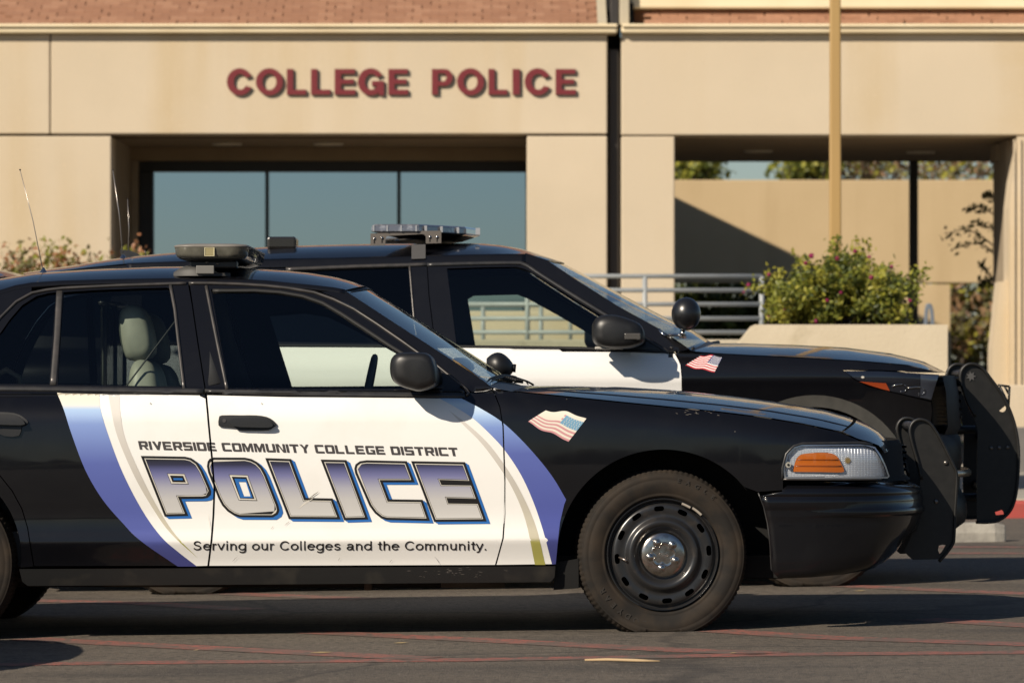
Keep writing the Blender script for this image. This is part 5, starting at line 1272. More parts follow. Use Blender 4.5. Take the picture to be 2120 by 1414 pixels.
def flag(side, parent, h0, h1, f0, f1, red, white, blue, wave, faded):
    """waving flag sticker: hoist at the right, fly at the left"""
    NU, NV = 26, 13; V_ = []; F_ = []; fm = []
    def pt(u, v_):
        h = Vector(h0).lerp(Vector(h1), v_); fl = Vector(f0).lerp(Vector(f1), v_); p = h.lerp(fl, u)
        w_ = math.sin(u * 9.5 + v_ * 1.4) * wave * min(1, u * 2.2); return p + Vector((-w_ * .15, w_ - 3.2 * wave * .5 * math.sin(u * math.pi) * (1 - v_)))
    for j in range(NV + 1):
        for i in range(NU + 1):
            p = pt(i / NU, j / NV); V_.append(side.px3(p.x, p.y, .002))
    for j in range(NV):
        for i in range(NU):
            F_.append((j * (NU + 1) + i, j * (NU + 1) + i + 1, (j + 1) * (NU + 1) + i + 1, (j + 1) * (NU + 1) + i))
            can = j < 7 and i < NU * .40
            fade = faded and (j < 2 or (j < 5 and i > NU * .45))
            fm.append(2 if (can and not (faded and j < 2)) else (1 if (j % 2 or fade) else 0))
    o = mk('flag_decal', V_, F_, [red, white, blue], parent, fm=fm)
    sv = []; sf = []
    for r_ in range(2 if faded else 0, 7):
        for c_ in range(6):
            p = pt((c_ + .5 + (.25 if r_ % 2 else 0)) / NU * 1.62, (r_ + .5) / NV); b = len(sv)
            for t in range(6): sv.append(side.px3(p.x + math.cos(t * 1.047) * 1.0, p.y + math.sin(t * 1.047) * 1.0, .003))
            sf.append(tuple(range(b, b + 6)))
    mk('flag_stars', sv, sf, white, o, smooth=False)
flag(SD, sed, (1214, 866.5), (1177, 914), (1130, 850), (1093, 875), mat('faded_flag_red', (.56, .27, .28), .4), mat('faded_flag_white', (.72, .67, .57), .4), mat('faded_flag_blue', (.16, .33, .48), .4), 2.6, True)

# ---- door handles
def handle(poly, grip, parent, key=True):
    SD.panel('door_handle', [smoothp(poly, 2, True)], [], BLACKP, parent, off=.010, lip=.012)
    o = SD.panel('handle_grip', [smoothp(grip, 2, True)], [], mat('handle_grip', (.020, .019, .018), .3), parent, off=.030, lip=.012)
    if key:
        c = SD.xz(464.5, 871.5); SD.panel('keyhole', [[c + Vector((math.cos(t * .628), math.sin(t * .628))) * .0075 for t in range(10)]], [], SATIN, parent, off=.012, lip=.004, px=False)
handle([(452.6, 880), (453.6, 866), (460, 861), (500, 861), (530, 861), (552, 864), (566, 871), (573, 880), (566, 885), (555, 891), (520, 891.5), (495, 891), (487, 886), (460, 884)], [(482, 869), (530, 867.5), (552, 869), (562, 875), (566, 882), (556, 886), (520, 885.5), (483, 883)], FD)
handle([(-55, 878), (-54, 862), (-46, 857), (0, 855), (30, 857), (48, 864), (59, 874), (52, 881), (45, 884), (40, 902), (10, 903), (-20, 890), (-48, 884)], [(-25, 864), (20, 862), (42, 867), (53, 877), (45, 881), (0, 880), (-25, 879)], RDR, key=False)

# ---- door mirrors
M_OUT = smoothp([(808, 757), (811, 743), (820, 733), (835, 730), (862, 729.5), (880, 731), (892, 738), (899, 752), (904, 770), (905, 790), (899, 801), (871, 810), (850, 806), (831, 800), (815, 789), (809, 775)], 3, True)
def mirror(far=False):
    yb = SY0 + .09; P = [Vector((U(p.x, p.y, SY0 - .06).x, U(p.x, p.y, SY0 - .06).z)) for p in M_OUT]
    lv = [(SY0 - .150, .55, .018, .0), (SY0 - .146, .78, .010, 0), (SY0 - .132, .93, .004, 0), (SY0 - .105, 1.0, 0, 0), (SY0 - .03, 1.0, .004, 0), (SY0 + .03, .93, .014, -.002), (SY0 + .06, .60, .040, -.012), (SY0 + .095, .52, .065, -.022)]
    if far: lv = [(2 * SY0 + SW - y, a, b, c) for y, a, b, c in lv]
    o = pod('door_mirror', P, lv, BLACKP, FDF if far else FD)
mirror(); mirror(True)

# ---- lightbar
BARX0, BARX1 = U(359.5, 520, SY0 + .34).x, U(513, 520, SY0 + .34).x; BY0, BY1 = SY0 + .34, SY0 + SW - .34
z_t = U(0, 504.5, SY0 + .34).z; z_b = U(0, 535, SY0 + .34).z; z_l = U(0, 512, SY0 + .34).z
def bar_outline(grow=0.0, n=40, ribs=0.0):
    cx = (BARX0 + BARX1) / 2; hx = (BARX1 - BARX0) / 2 + grow; cy = (BY0 + BY1) / 2; hy = (BY1 - BY0) / 2 + grow; r = .07; P = []
    for (sx, sy, a0) in ((1, 1, 0), (-1, 1, 90), (-1, -1, 180), (1, -1, 270)):
        for k in range(9):
            a = R(a0 + 90 * k / 8); P.append(Vector((cx + sx * (hx - r) + r * math.cos(a), cy + sy * (hy - r) + r * math.sin(a))))
    P = even(P + [P[0]], 541 if ribs else 121)[:-1]
    if ribs:
        c = Vector((cx, cy)); P = [p + (p - c).normalized() * (ribs if i % 2 else 0) for i, p in enumerate(P)]
    return P
def ring_mesh(name, levels, m, parent, cap_top=False, cap_bot=False, ribs=0.0, smooth=True):
    rows = []
    for z, g_ in levels: rows.append([Vector((p.x, p.y, z)) for p in bar_outline(g_, ribs=ribs)])
    v, f = grid(rows, closed=True); n = len(rows[0])
    if cap_bot: f.append(tuple(reversed(range(n))))
    if cap_top: f.append(tuple(range(len(v) - n, len(v))))
    return mk(name, v, f, m, parent, smooth=smooth)
LENS = mat('smoky_lens', (.135, .130, .105), .2, coat=1.0, noise=[(18, 4, (.06, .058, .047), .4, .75)])
lb = ring_mesh('lightbar', [(z_b - .012, -.055), (z_b - .004, -.03), (z_b, -.018)], BLACKP, sed, cap_bot=True, cap_top=True)
ring_mesh('lens', [(z_b + .001, -.017), (z_b + .008, -.008), (z_b + .018, -.003), (z_l, 0)], LENS, lb, ribs=.0016)
ring_mesh('cover', [(z_l + .0005, .002), (z_l + .004, .004), (z_l + .008, .002), (z_t - .002, -.012), (z_t + .001, -.04), (z_t + .002, -.09)], mat('lightbar_cover', (.20, .185, .165), .45, noise=[(10, 4, (.15, .138, .12), .4, .75)]), lb, cap_top=True)
q0 = U(424, 512.5, BY0).x; q1 = U(443, 512, BY0).x; za = U(0, 513.5, BY0).z; zc = U(0, 529.5, BY0).z
mb = MB(); mb.box(q0, q1, BY0 - .006, BY0 + .01, zc, za); mb.out('end_reflector', mat('yellowed_reflector', (.30, .255, .13), .25, coat=.6), lb, smooth=False, bevel=.003)
mb = MB()
for a in (q0 - .001, q1 - .001): mb.box(a, a + .003, BY0 - .008, BY0 - .004, zc - .002, za + .002)
for z in (zc - .002, za): mb.box(q0 + .0022, q1 - .0012, BY0 - .008, BY0 - .004, z, z + .002)
mb.out('reflector_frame', mat('pale_yellow', (.62, .56, .36), .4), lb, smooth=False)
# feet and straps
for yy, sgn in ((SY0 + .46, 1), (SY0 + SW - .46, -1)):
    x0, x1 = U(360, 0, yy).x, U(478, 0, yy).x; zf = U(0, 566, yy).z; zh = U(0, 542, yy).z; rows = []
    for k in range(11):
        t = k / 10; x = x0 + (x1 - x0) * t; h = (zh - zf) * (math.sin(math.pi * min(1, t * 1.15 + .04)) ** .5 if t < .85 else .45) * (1 if t < .5 else .8); w = .075 * (math.sin(math.pi * (t * .94 + .03)) ** .5)
        rows.append([Vector((x, yy + w * math.cos(a), zf - .012 + max(.006, h) * max(0, math.sin(a)) ** .6)) for a in [math.pi * j / 10 for j in range(11)]])
    v, f = grid(rows); mk('mounting_foot', v, f, mat('foot_grey', (.055, .053, .05), .6), lb)
    mb = MB(); xa, xb = U(409, 0, yy).x, U(446, 0, yy).x; mb.box(xa, xb, yy - .085 if sgn > 0 else yy + .075, yy - .075 if sgn > 0 else yy + .085, U(0, 568, yy).z, U(0, 551, yy).z); mb.out('mounting_hook', mat('hook_grey', (.15, .145, .135), .5), lb, smooth=False, bevel=.003)
    mb = MB(); mb.box(U(395, 0, yy).x, U(492, 0, yy).x, yy - .05, yy + .05, U(0, 556, yy).z, z_b - .008); mb.out('mounting_block', BLACKP, lb, smooth=False, bevel=.006)
    if sgn > 0:
        for px, py in ((430.5, 544), (452, 546.5)):
            q = U(px, py, yy); v, f = lathe([(.007, 0), (.006, .004), (.0002, .005)], 10); mk('bolt', [Vector((q.x + p.x, yy - .051 + p.y, q.z + p.z)) for p in v], f, mat('bolt_zinc', (.16, .15, .14), .35, metal=.8), lb)

WB_ = 2.95
# ---- antenna, spotlight, wipers, underbody, mud flap
def whip(parent, base, tip, r=.0016):
    mb = MB(); mb.tube([base, base.lerp(tip, .5) + Vector((.006, 0, 0)), tip], [r * 1.3, r, r * .8], 6); v, f = lathe([(.022, 0), (.022, .006), (.014, .014), (.008, .022), (.004, .03), (.0002, .031)], 16)
    a = mb.out('antenna', mat('steel_whip', (.42, .38, .34), .3, metal=.8), parent); mk('antenna_base', [base + Vector((p.x, p.z, -p.y - .006)) for p in v], f, CHROME, a)
    v, f = lathe([(.0002, .004), (.004, 0), (.0002, -.004)], 8); mk('antenna_tip', [tip + Vector((p.x, p.y, p.z)) for p in v], f, BLACKP, a)
yc = SY0 + SW / 2
whip(sed, U(90, 566, yc), U(41.5, 352, yc))
sp = U(1033, 756, SY0 + SW - .16); rows = []
for i in range(11):
    t = i / 10; r_ = .062 * math.sin(math.pi * (.12 + .80 * t)) ** .75; rows.append([sp + Vector((-.055 + .115 * t, 0, -.012 * t)) + Vector((0, math.cos(a) * r_, math.sin(a) * r_)) for a in [2 * math.pi * j / 20 for j in range(20)]])
v, f = grid(rows, closed=True); f += [tuple(reversed(range(20))), tuple(range(len(v) - 20, len(v)))]
spo = mk('spotlight', v, f, BLACKP, sed)
mb = MB(); mb.tube([sp + Vector((.055, 0, -.012)), sp + Vector((.075, 0, -.014))], .018, 12); mb.tube([sp + Vector((0, 0, -.05)), sp + Vector((-.03, -.05, -.10))], .008, 8); mb.out('spotlight_knob', BLACKP, spo)
mb = MB(); rnd = random.Random(4)
for k in range(2):
    P = [U(px, py, SY0 + d) for px, py, d in ((1006, 793, .14), (1016, 784, .3), (1030, 779, .45), (1044, 777, .6), (1058, 778.5, .72), (1068, 781, .8))]; P = [p + Vector((.01 * k, .02 * k, -.006 * k)) for p in P]; mb.tube(smoothp(P, 3), .005, 6)
P = [U(px, py, SY0 + d) for px, py, d in ((1060, 779, .7), (1078, 785, .8), (1092, 790, .85), (1104, 796.5, .9))]; mb.tube(smoothp(P, 3), .0042, 6)
P = [U(px, py, SY0 + d) for px, py, d in ((1088, 788, .9), (1094, 797, .9))]; mb.tube(P, .003, 6)
for k in range(14):
    p = U(1022 + k * 4.5, 781 + abs(k - 6) * .9, SY0 + .4 + k * .03); mb.box(p.x - .006, p.x + .006, p.y - .004, p.y + .004, p.z - .012 - rnd.random() * .01, p.z + .004)
mb.out('wiper', RUBBER, sed)
mb = MB(); mb.box(XW - 3.9, XW + .55, SY0 + .22, SY0 + SW - .22, .21, .30); mb.box(XW - 2.4, XW - .6, SY0 + .10, SY0 + SW - .10, .20, .24); mb.out('underbody', DARK, sed, smooth=False)
mb = MB()
for px, w, z in ((765, .03, .155), (980, .26, .165), (300, .30, .17)):
    x = U(px, 0, SY0 + .5).x; mb.box(x - w / 2, x + w / 2, SY0 + .30, SY0 + .55, z, .23)
mb.tube([(XW - 3.6, SY0 + .62, .19), (XW - .8, SY0 + .6, .185)], .035, 10); mb.out('exhaust_pipe', mat('rusty_steel', (.055, .042, .032), .7), sed)
SD.panel('mud_flap', [[(1149, 1168), (1198, 1160), (1198, 1222), (1146, 1226)]], [], DARK, sed, off=-.03, lip=.01)
box('engine_bay', XW - .62, XW + .50, SY0 + .36, SY0 + SW - .36, .2, .77, DARK, sed)
box('radiator_support', XW + .502, XW + .75, SY0 + .32, SY0 + SW - .32, .26, .55, DARK, sed)
box('trunk_floor', XW - WB_ - .6, XW - WB_ + .5, SY0 + .36, SY0 + SW - .36, .22, .80, DARK, sed)

# ---- cabin
def seat(x, y0, y1, zb, zt, parent, m, tilt=.16, nm='seat', rests=1):
    """backrest with shoulders, head restraint on posts, cushion; faces +x"""
    H = (zt - zb) / .83; sx = lambda p: Vector((x + p.x - p.y * tilt, zb + p.y * H))
    out = smoothp([(.0, 0), (-.012, .16), (.015, .36), (.05, .52), (.075, .585), (.11, .605), (.155, .59), (.175, .54), (.18, .44), (.205, .28), (.215, .12), (.20, .0)], 3, True)
    P = [sx(p) for p in out]
    o = pod(nm, P, [(y0, .72, 0, -.05), (y0 + .015, .88, 0, -.02), (y0 + .05, .98, 0, 0), (y0 + .10, 1, 0, 0), (y0 + .13, .95, 0, 0), (y1 - .13, .95, 0, 0), (y1 - .10, 1, 0, 0), (y1 - .05, .98, 0, 0), (y1 - .015, .88, 0, -.02), (y1, .72, 0, -.05)], m, parent)
    mb = MB(); mb.box(x + .05, x + .55, y0 + .02, y1 - .02, zb - .14, zb + .05); mb.out('seat_cushion', m, o, smooth=False, bevel=.04)
    for k in range(rests):
        w = (y1 - y0) / rests; a = y0 + w * k + w * .24; b = y0 + w * (k + 1) - w * .24
        hr = [sx(p) for p in smoothp([(.045, .615), (.035, .71), (.05, .80), (.10, .835), (.15, .81), (.17, .73), (.16, .63), (.10, .60)], 3, True)]
        pod('head_restraint', hr, [(a, .62, 0, 0), (a + .012, .86, 0, 0), (a + .04, 1, 0, 0), (b - .04, 1, 0, 0), (b - .012, .86, 0, 0), (b, .62, 0, 0)], m, o)
        for yy in (a + .07, b - .07):
            mb = MB(); q0 = sx(Vector((.105, .56))); q1 = sx(Vector((.10, .68))); mb.tube([(q0.x, yy, q0.y), (q1.x, yy, q1.y)], .006, 8); mb.out('restraint_post', CHROME, o)
    return o
xs_ = U(300, 700, SY0 + .6).x
seat(xs_ - .02, SY0 + .36, SY0 + .86, .50, U(0, 634, SY0 + .6).z, sed, SEATG)
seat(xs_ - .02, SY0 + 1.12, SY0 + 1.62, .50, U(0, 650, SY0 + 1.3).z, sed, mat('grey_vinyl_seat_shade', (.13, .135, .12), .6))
seat(xs_ - 1.05, SY0 + .30, SY0 + 1.68, .50, 1.10, sed, CABIN, tilt=.3, nm='rear_seat', rests=2)
mb = MB(); mb.tube([SD.px3(402, 610) + Vector((0, .06, 0)), Vector((xs_ - .06, SY0 + .34, .98)), Vector((xs_ + .05, SY0 + .36, .62))], .004, 5); mb.out('seat_belt', CABIN, sed)
mb = MB()
xb = U(232, 0, SY0 + .9).x
for yy in (SY0 + .52, SY0 + 1.0, SY0 + 1.46): mb.tube([(xb, yy, .5), (xb, yy, 1.33)], .013, 8)
mb.tube([(xb, SY0 + .40, 1.33), (xb, SY0 + 1.58, 1.33)], .013, 8); mb.tube([(xb, SY0 + .40, .98), (xb, SY0 + 1.58, .98)], .012, 8)
pt_ = mb.out('partition_frame', BLACKP, sed)
mb = MB(); mb.box(xb - .004, xb + .004, SY0 + .42, SY0 + 1.56, .55, 1.31); mb.out('partition_window', glass('partition_acrylic', (.55, .58, .56), 1.5, .8, .08), pt_, smooth=False)
mb = MB(); mb.box(XW - 3.25, XW - .70, SY0 + .14, SY0 + SW - .14, .26, .40); mb.box(XW - 3.4, XW - 3.0, SY0 + .2, SY0 + SW - .2, .4, .86); mb.box(XW - 4.1, XW - 3.1, SY0 + .2, SY0 + SW - .2, .88, .93); mb.out('cabin_floor', CABIN, sed, smooth=False)
dx0 = U(870, 0, SY0 + 1).x
DASH = mat('dashboard', (.020, .021, .024), .6)
rows = []
for y in (SY0 + .16, SY0 + .3, SY0 + .7, SY0 + 1.3, SY0 + SW - .16): rows.append([Vector((dx0 + a, y, b)) for a, b in ((-.12, .5), (-.12, .80), (-.06, .92), (.10, .955), (.34, .95), (.42, .92), (.42, .5))])
v, f = grid(rows); mk('dashboard', v, f, DASH, sed)
mb = MB(); c = Vector((dx0 - .24, SY0 + 1.38, .93)); mb.tube([c + Vector((.08 * math.sin(a) * .45, .18 * math.cos(a), .18 * math.sin(a))) for a in [2 * math.pi * k / 24 for k in range(25)]], .014, 8); mb.tube([c, c + Vector((.2, 0, -.08))], .03, 8); mb.out('steering_wheel', CABIN, sed)
# headliner and far-side trim
hl_rows = []
for p, c in zip(even(rn, 20), even(rc, 20)):
    hl_rows.append([Vector((p.x, p.y + .05, p.z - .03)), Vector((p.x, p.y + .25, c.z - .05)), Vector((c.x, yc, c.z - .045)), SD.flip(Vector((p.x, p.y + .25, c.z - .05))), SD.flip(Vector((p.x, p.y + .05, p.z - .03)))])
v, f = grid(hl_rows); mk('headliner', v, f, mat('headliner_grey', (.06, .06, .058), .9), sed)
for far in (False, True):
    for pts in ([(409, 590), (420, 700), (446, 806)],): 
        a = [SD.px3(*p) for p in pts]; a = [SD.flip(p) for p in a] if far else a; off = Vector((0, -.05 if far else .05, 0)); mb = MB()
        mb.tube([p + off for p in a], [.035, .04, .05], 8); mb.out('pillar_trim', CABIN, sed)
xr = U(14, 790, SY0 + 1.0)
mb = MB(); mb.tube([xr + Vector((-.10, .1, .0)), xr + Vector((.0, 0, .05)), xr + Vector((.05, 0, .02)), xr + Vector((.06, .05, -.08))], .014, 8); mb.out('parcel_shelf_strap', SEATG, sed)

# ---- wheels
ZC = U(0, 1148, SY0 + .06).z
WB = 2.95
for near in (True, False):
    y = SY0 + .075 if near else SY0 + SW - .075
    sedan_wheel(sed, Vector((XW, y, ZC)) - ORI[sed], R(4.0), near)
    sedan_wheel(sed, Vector((XW - WB, y, ZC - WB * TILT)) - ORI[sed], 0, near, False)
# ================================================================== the police SUV
VY0, VW = 21.6, 2.0
VX = U(1686, 0, VY0).x                                   # front axle
V_TOP = [(-6, 1.170), (-2.6, 1.168), (-1.2, 1.160), (-.72, 1.140), (-.45, 1.138), (-.1, 1.123), (.2, 1.108), (.45, 1.090), (.62, 1.06), (.9, 1.0)]
V_TAP = [(.25, 0), (.38, .012), (.48, .035), (.56, .075), (.62, .125), (.67, .20), (.72, .32)]
V_REAR = [(-4.12, .45), (-4.06, .22), (-3.95, .10), (-3.6, .03), (-3.2, 0)]
V_BASE = [(.15, .07), (.25, .03), (.40, .015), (.55, .022), (.75, .034), (.88, .026), (.97, .012), (1.005, .003), (1.02, .001), (1.04, .002), (1.08, .007), (1.17, .014)]
def v_ins(x, z):
    r = x - VX; z = z - TILT * r; zt = interp(V_TOP, r)
    tp = interp(V_TAP, r) if r > .25 else (interp(V_REAR, r) if r < -3.2 else 0)
    if z <= zt + .01:
        d = (zt - z) / .10
        return interp(V_BASE, z) + tp + (.045 * (1 - d) ** 2.2 if d < 1 else 0)
    k = z - zt - .01
    return interp(V_BASE, zt) + .046 + tp + .012 * min(1, k / .02) + .36 * k + .18 * k * k
VD = Side(VY0, VW, v_ins)
suv = thing('police_suv', 'black and white police SUV with low roof lightbar parked behind the sedan', 'police car', (VX - 1.5, VY0 + VW / 2, -.02))
vc = VY0 + VW / 2
def v3(px, py): return U(px, py, vc)
BELT = [(40, 706), (300, 711), (535, 715.5), (900, 717.5), (962, 718), (1204, 721.5), (1398, 730)]
VGF = [(1398, 729), (1405, 745), (1409.5, 755), (1412, 782), (1412.5, 830), (1409, 900), (1400, 990), (1392, 1100)]
VGB = [(884, 545), (888, 610), (896, 676), (903, 718), (910, 800), (910, 950), (906, 1100)]
VGR = [(262, 562), (250, 600), (240, 660), (238, 708), (248, 780), (290, 860), (330, 900), (372, 905), (402, 990), (410, 1100)]
DTOP = [(884, 545), (960, 543), (1040, 541.5), (1078, 541.5), (1092, 547), (1114, 562), (1150, 585), (1196, 614), (1264, 655), (1310, 683), (1350, 706), (1384, 727)]
RTOP = [(262, 562), (330, 559), (450, 556.5), (600, 555), (740, 549), (884, 545)]
VFG = [(925, 556), (1000, 553.5), (1070, 552.5), (1088, 557.5), (1112, 571), (1150, 595), (1200, 626.5), (1262, 664), (1300, 688), (1300, 720.5), (945, 715)]
VRG = [(296, 572), (450, 566), (600, 561), (740, 555), (845, 551.5), (853, 640), (862, 712), (290, 704)]
VARC = lambda r, a0, a1, n=30: arc(1686, 1020, r, a0, a1, n)
WDOOR = mat('white_door_paint', (.80, .79, .77), .3, coat=.5)
def arcR(r, a0, a1, n=30): return arc(372, 1040, r, a0, a1, n)
for far in (False, True):
    fdr = VD.panel('front_door', [DTOP + VGF + [(906, 1100)] + list(reversed(VGB))[1:]], [VFG if not far else [(960, 602), (975, 592), (1072, 589.5), (1094, 598), (1160, 634), (1228, 674), (1290, 706), (1290, 718), (978, 716)]], BLACK, suv, gap=.002, far=far)
    rdr = VD.panel('rear_door', [RTOP + VGB[1:] + [(410, 1100)] + list(reversed(VGR))[1:]], [VRG], BLACK, suv, gap=.002, far=far)
    VD.panel('white_wrap', [[(905, 720), (962, 719.5), (1204, 723), (1397.5, 731.5)] + VGF[1:] + [(908, 1098)] + list(reversed(VGB))[1:3]], [], WDOOR, fdr, off=.0012, gap=.003, lip=0, far=far)
    VD.panel('white_wrap', [[(241, 711), (300, 713), (535, 717.5), (901, 719.5)] + VGB[4:] + [(410, 1098)] + list(reversed(VGR))[1:6]], [], WDOOR, rdr, off=.0012, gap=.003, lip=0, far=far)
    if not far: VF, VR = fdr, rdr
    fen = [(1399, 728), (1440, 729.5), (1492, 733), (1560, 736.5), (1640, 740), (1771, 747.5), (1876, 756), (1945, 772), (1823, 766.5), (1745, 765.7), (1767, 784), (1797, 800), (1850, 813), (1928, 832), (1930, 850), (1925, 900), (1890, 960)] + VARC(200, 18, 172) + [(1480, 1080), (1394, 1098)] + list(reversed(VGF))[1:]
    VD.panel('front_fender', [fen], [], BLACK, suv, gap=.001, far=far)
    tr = VARC(203, 10, 170); tr2 = VARC(178, 10, 170)
    VD.panel('arch_trim', [tr + tr2[::-1]], [], mat('arch_plastic', (.060, .057, .050), .5, noise=[(20, 4, (.045, .043, .038), .4, .7)]), suv, off=.012, lip=.03, far=far)
    rows = []
    for p in VARC(178, 5, 175, 30): q = VD.px3(*p); rows.append([q, q + Vector((0, .4, .01)), q + Vector((0, .5, -.3))])
    v, f = grid(rows); mk('wheel_arch_liner', [VD.flip(p) for p in v] if far else v, f, DARK, suv)
    pil = [(1131, 538), (1196, 581), (1278, 633), (1360, 678), (1408, 709), (1428, 723), (1400, 729), (1384, 725), (1350, 704), (1310, 681), (1264, 653), (1196, 612), (1150, 583), (1114, 560), (1092, 545), (1080, 540), (1088, 524)]
    VD.panel('windscreen_pillar', [pil], [], BLACK, suv, far=far)
    qpts = [(60, 572), (120, 563), (180, 556), (262, 549), (262, 562)] + VGR[1:] + [(410, 1098)] + arcR(195, -15, 165, 24) + [(170, 1030), (40, 1020), (-20, 960), (-36, 860), (-30, 740), (0, 660), (30, 600)]
    VD.panel('quarter_panel', [qpts], [[(66, 590), (200, 576), (240, 574), (226, 640), (224, 700), (40, 694), (44, 650)]], BLACK, suv, far=far)
    VD.panel('quarter_glass', [[(66, 590), (200, 576), (240, 574), (226, 640), (224, 700), (40, 694), (44, 650)]], [], PRIV, suv, off=-.006, lip=0, far=far)
    VD.panel('lower_cladding', [[(410, 1090), (1480, 1078), (1486, 1130), (420, 1145)]], [], BLACKP, suv, off=.006, lip=.05, far=far)
    VD.panel('window_glass', [VFG], [], GLASS, fdr, off=-.008, gap=-.006, lip=0, far=far, step=.08, edge=.05)
    VD.panel('window_glass', [VRG], [], PRIV, rdr, off=-.008, gap=-.006, lip=0, far=far, step=.08, edge=.05)
    VD.strip('window_trim', [(p[0], p[1] + 3.5) for p in DTOP], .016, SATIN_D, fdr, off=.008, far=far)
    VD.strip('window_trim', [(592, 558)] + [(p[0], p[1] + 3) for p in RTOP[4:]], .016, SATIN, rdr, off=.008, far=far)
    VD.strip('window_trim', [(848, 551), (852, 600), (858, 670), (866, 714)], .010, SATIN, rdr, off=.006, far=far)
    VD.strip('belt_moulding', [(905, 717), (962, 717.5), (1204, 721), (1396, 729)], .010, RUBBER, fdr, off=.006, far=far)
    VD.strip('belt_moulding', [(240, 709), (535, 715), (902, 717)], .010, RUBBER, rdr, off=.006, far=far)
    VD.panel('inner_frame', [[(920, 553), (1076, 548), (1120, 572), (1300, 686), (1300, 722), (941, 718)]], [[(962, 600), (975, 592), (1072, 589.5), (1094, 598), (1160, 634), (1228, 674), (1296, 712), (1296, 719), (980, 716)]], CABIN, fdr, off=-.05, lip=.02, far=far) if far else None
VD.panel('mirror_sail', [[(1300, 684), (1350, 706), (1384, 726), (1384, 731), (1298, 726), (1298, 690)]], [], BLACKP, VF, off=.004, lip=.01)
# top sheets
VRN = [(60, 572), (120, 562), (180, 554), (262, 546), (330, 543), (450, 539), (600, 535.5), (740, 533), (884, 530), (1000, 528), (1060, 527), (1095, 527.5), (1128, 538)]
VRC = [(60, 567), (119, 558), (172, 551), (198, 545), (247, 538), (297, 531.5), (357, 526), (450, 519), (600, 511), (740, 507.5), (884, 505.5), (1000, 506), (1045, 510.5), (1086, 519), (1127, 533), (1168, 547)]
vrn = [VD.px3(*p) for p in VRN]; vrc = [v3(*p) for p in VRC]
VD.loft('roof', vrn, vrc, BLACK, suv, p=3.0, n=60, lat=24)
for far in (False, True):
    VD.strip('roof_side', [(262, 554), (330, 551.5), (450, 548), (600, 545.5), (740, 541.5), (884, 538), (1000, 535.5), (1060, 534.5), (1088, 535)], .042, BLACK, suv, off=.002, depth=.02, far=far)
vwn = [VD.px3(*p, -.003) for p in ((1131, 539), (1196, 582), (1278, 634), (1360, 679), (1408, 710), (1430, 724.5))]
vwc = [v3(*p) for p in ((1168, 548), (1223, 576), (1278, 606), (1332, 634.6), (1387, 663), (1433, 683.5), (1465, 705))]
VD.loft('windscreen', vwn, vwc, GLASSW, suv, p=2.0, n=20, lat=20)
vhn = [VD.px3(*p) for p in ((1432, 727), (1492, 731.5), (1560, 735), (1640, 738.5), (1771, 746), (1876, 754.5), (1946, 771))]
vhc = [v3(*p) for p in ((1478, 711), (1540, 711), (1640, 714), (1745, 719.5), (1836, 731), (1902, 746.5), (1949, 771.5))]
VD.loft('hood', vhn, vhc, BLACK, suv, p=2.4, n=40, lat=30)
VD.loft('cowl', [VD.px3(*p, -.004) for p in ((1430, 724.5), (1440, 728))], [v3(1464, 705), v3(1480, 712)], BLACKP, suv, p=2.0, n=4, lat=16)
VD.loft('tailgate_window', [VD.px3(*p) for p in ((-30, 740), (0, 660), (60, 575))], [v3(-60, 740), v3(-20, 660), v3(58, 569)], PRIV, suv, p=2.4, n=10, lat=12)
VD.loft('tailgate', [VD.px3(*p) for p in ((-20, 1060), (-36, 860), (-30, 740))], [v3(-90, 1060), v3(-90, 860), v3(-60, 740)], BLACK, suv, p=2.4, n=10, lat=12)
# headlight
HL = [(1748, 768), (1823, 768.5), (1944, 775.5), (1936, 800), (1928, 829), (1850, 811), (1798, 798), (1768, 783)]
for far in (False, True):
    h = VD.panel('headlight', [HL], [], mat('dark_headlight', (.012, .015, .024), .14, coat=1.0, metal=.2), suv, off=.0, lip=.02, far=far)
    VD.panel('amber_reflector', [[(1779, 789.5), (1834, 793), (1842, 809), (1822, 804), (1800, 797)]], [], mat('dull_amber', (.34, .055, .014), .3, coat=.8), h, off=.003, lip=.004, far=far)
    VD.panel('clear_end', [[(1905, 776), (1942, 778), (1935, 800), (1927, 827), (1905, 822)]], [], mat('pale_lens', (.09, .105, .14), .15, coat=1.0, metal=.4), h, off=.002, lip=0, far=far)
    for l_ in ([(1846, 800), (1856, 796.5), (1868, 795)], [(1880, 803), (1895, 801), (1906, 801.5)]): VD.strip('chrome_bar', l_, .006, CHROME, h, off=.004, far=far)
    for cx_, cy_ in ((1868, 803), (1906, 809)):
        VD.strip('projector_ring', arc(cx_, cy_, 8, 60, -120, 10), .004, mat('dim_chrome', (.25, .26, .28), .2, metal=1), h, off=.004, far=far)
    c = VD.xz(1786, 781); VD.panel('corner_light', [[c + Vector((math.cos(t * .785) * .008, math.sin(t * .785) * .005)) for t in range(8)]], [], mat('pale_chip', (.55, .52, .45), .4), h, off=.004, lip=0, px=False, far=far)
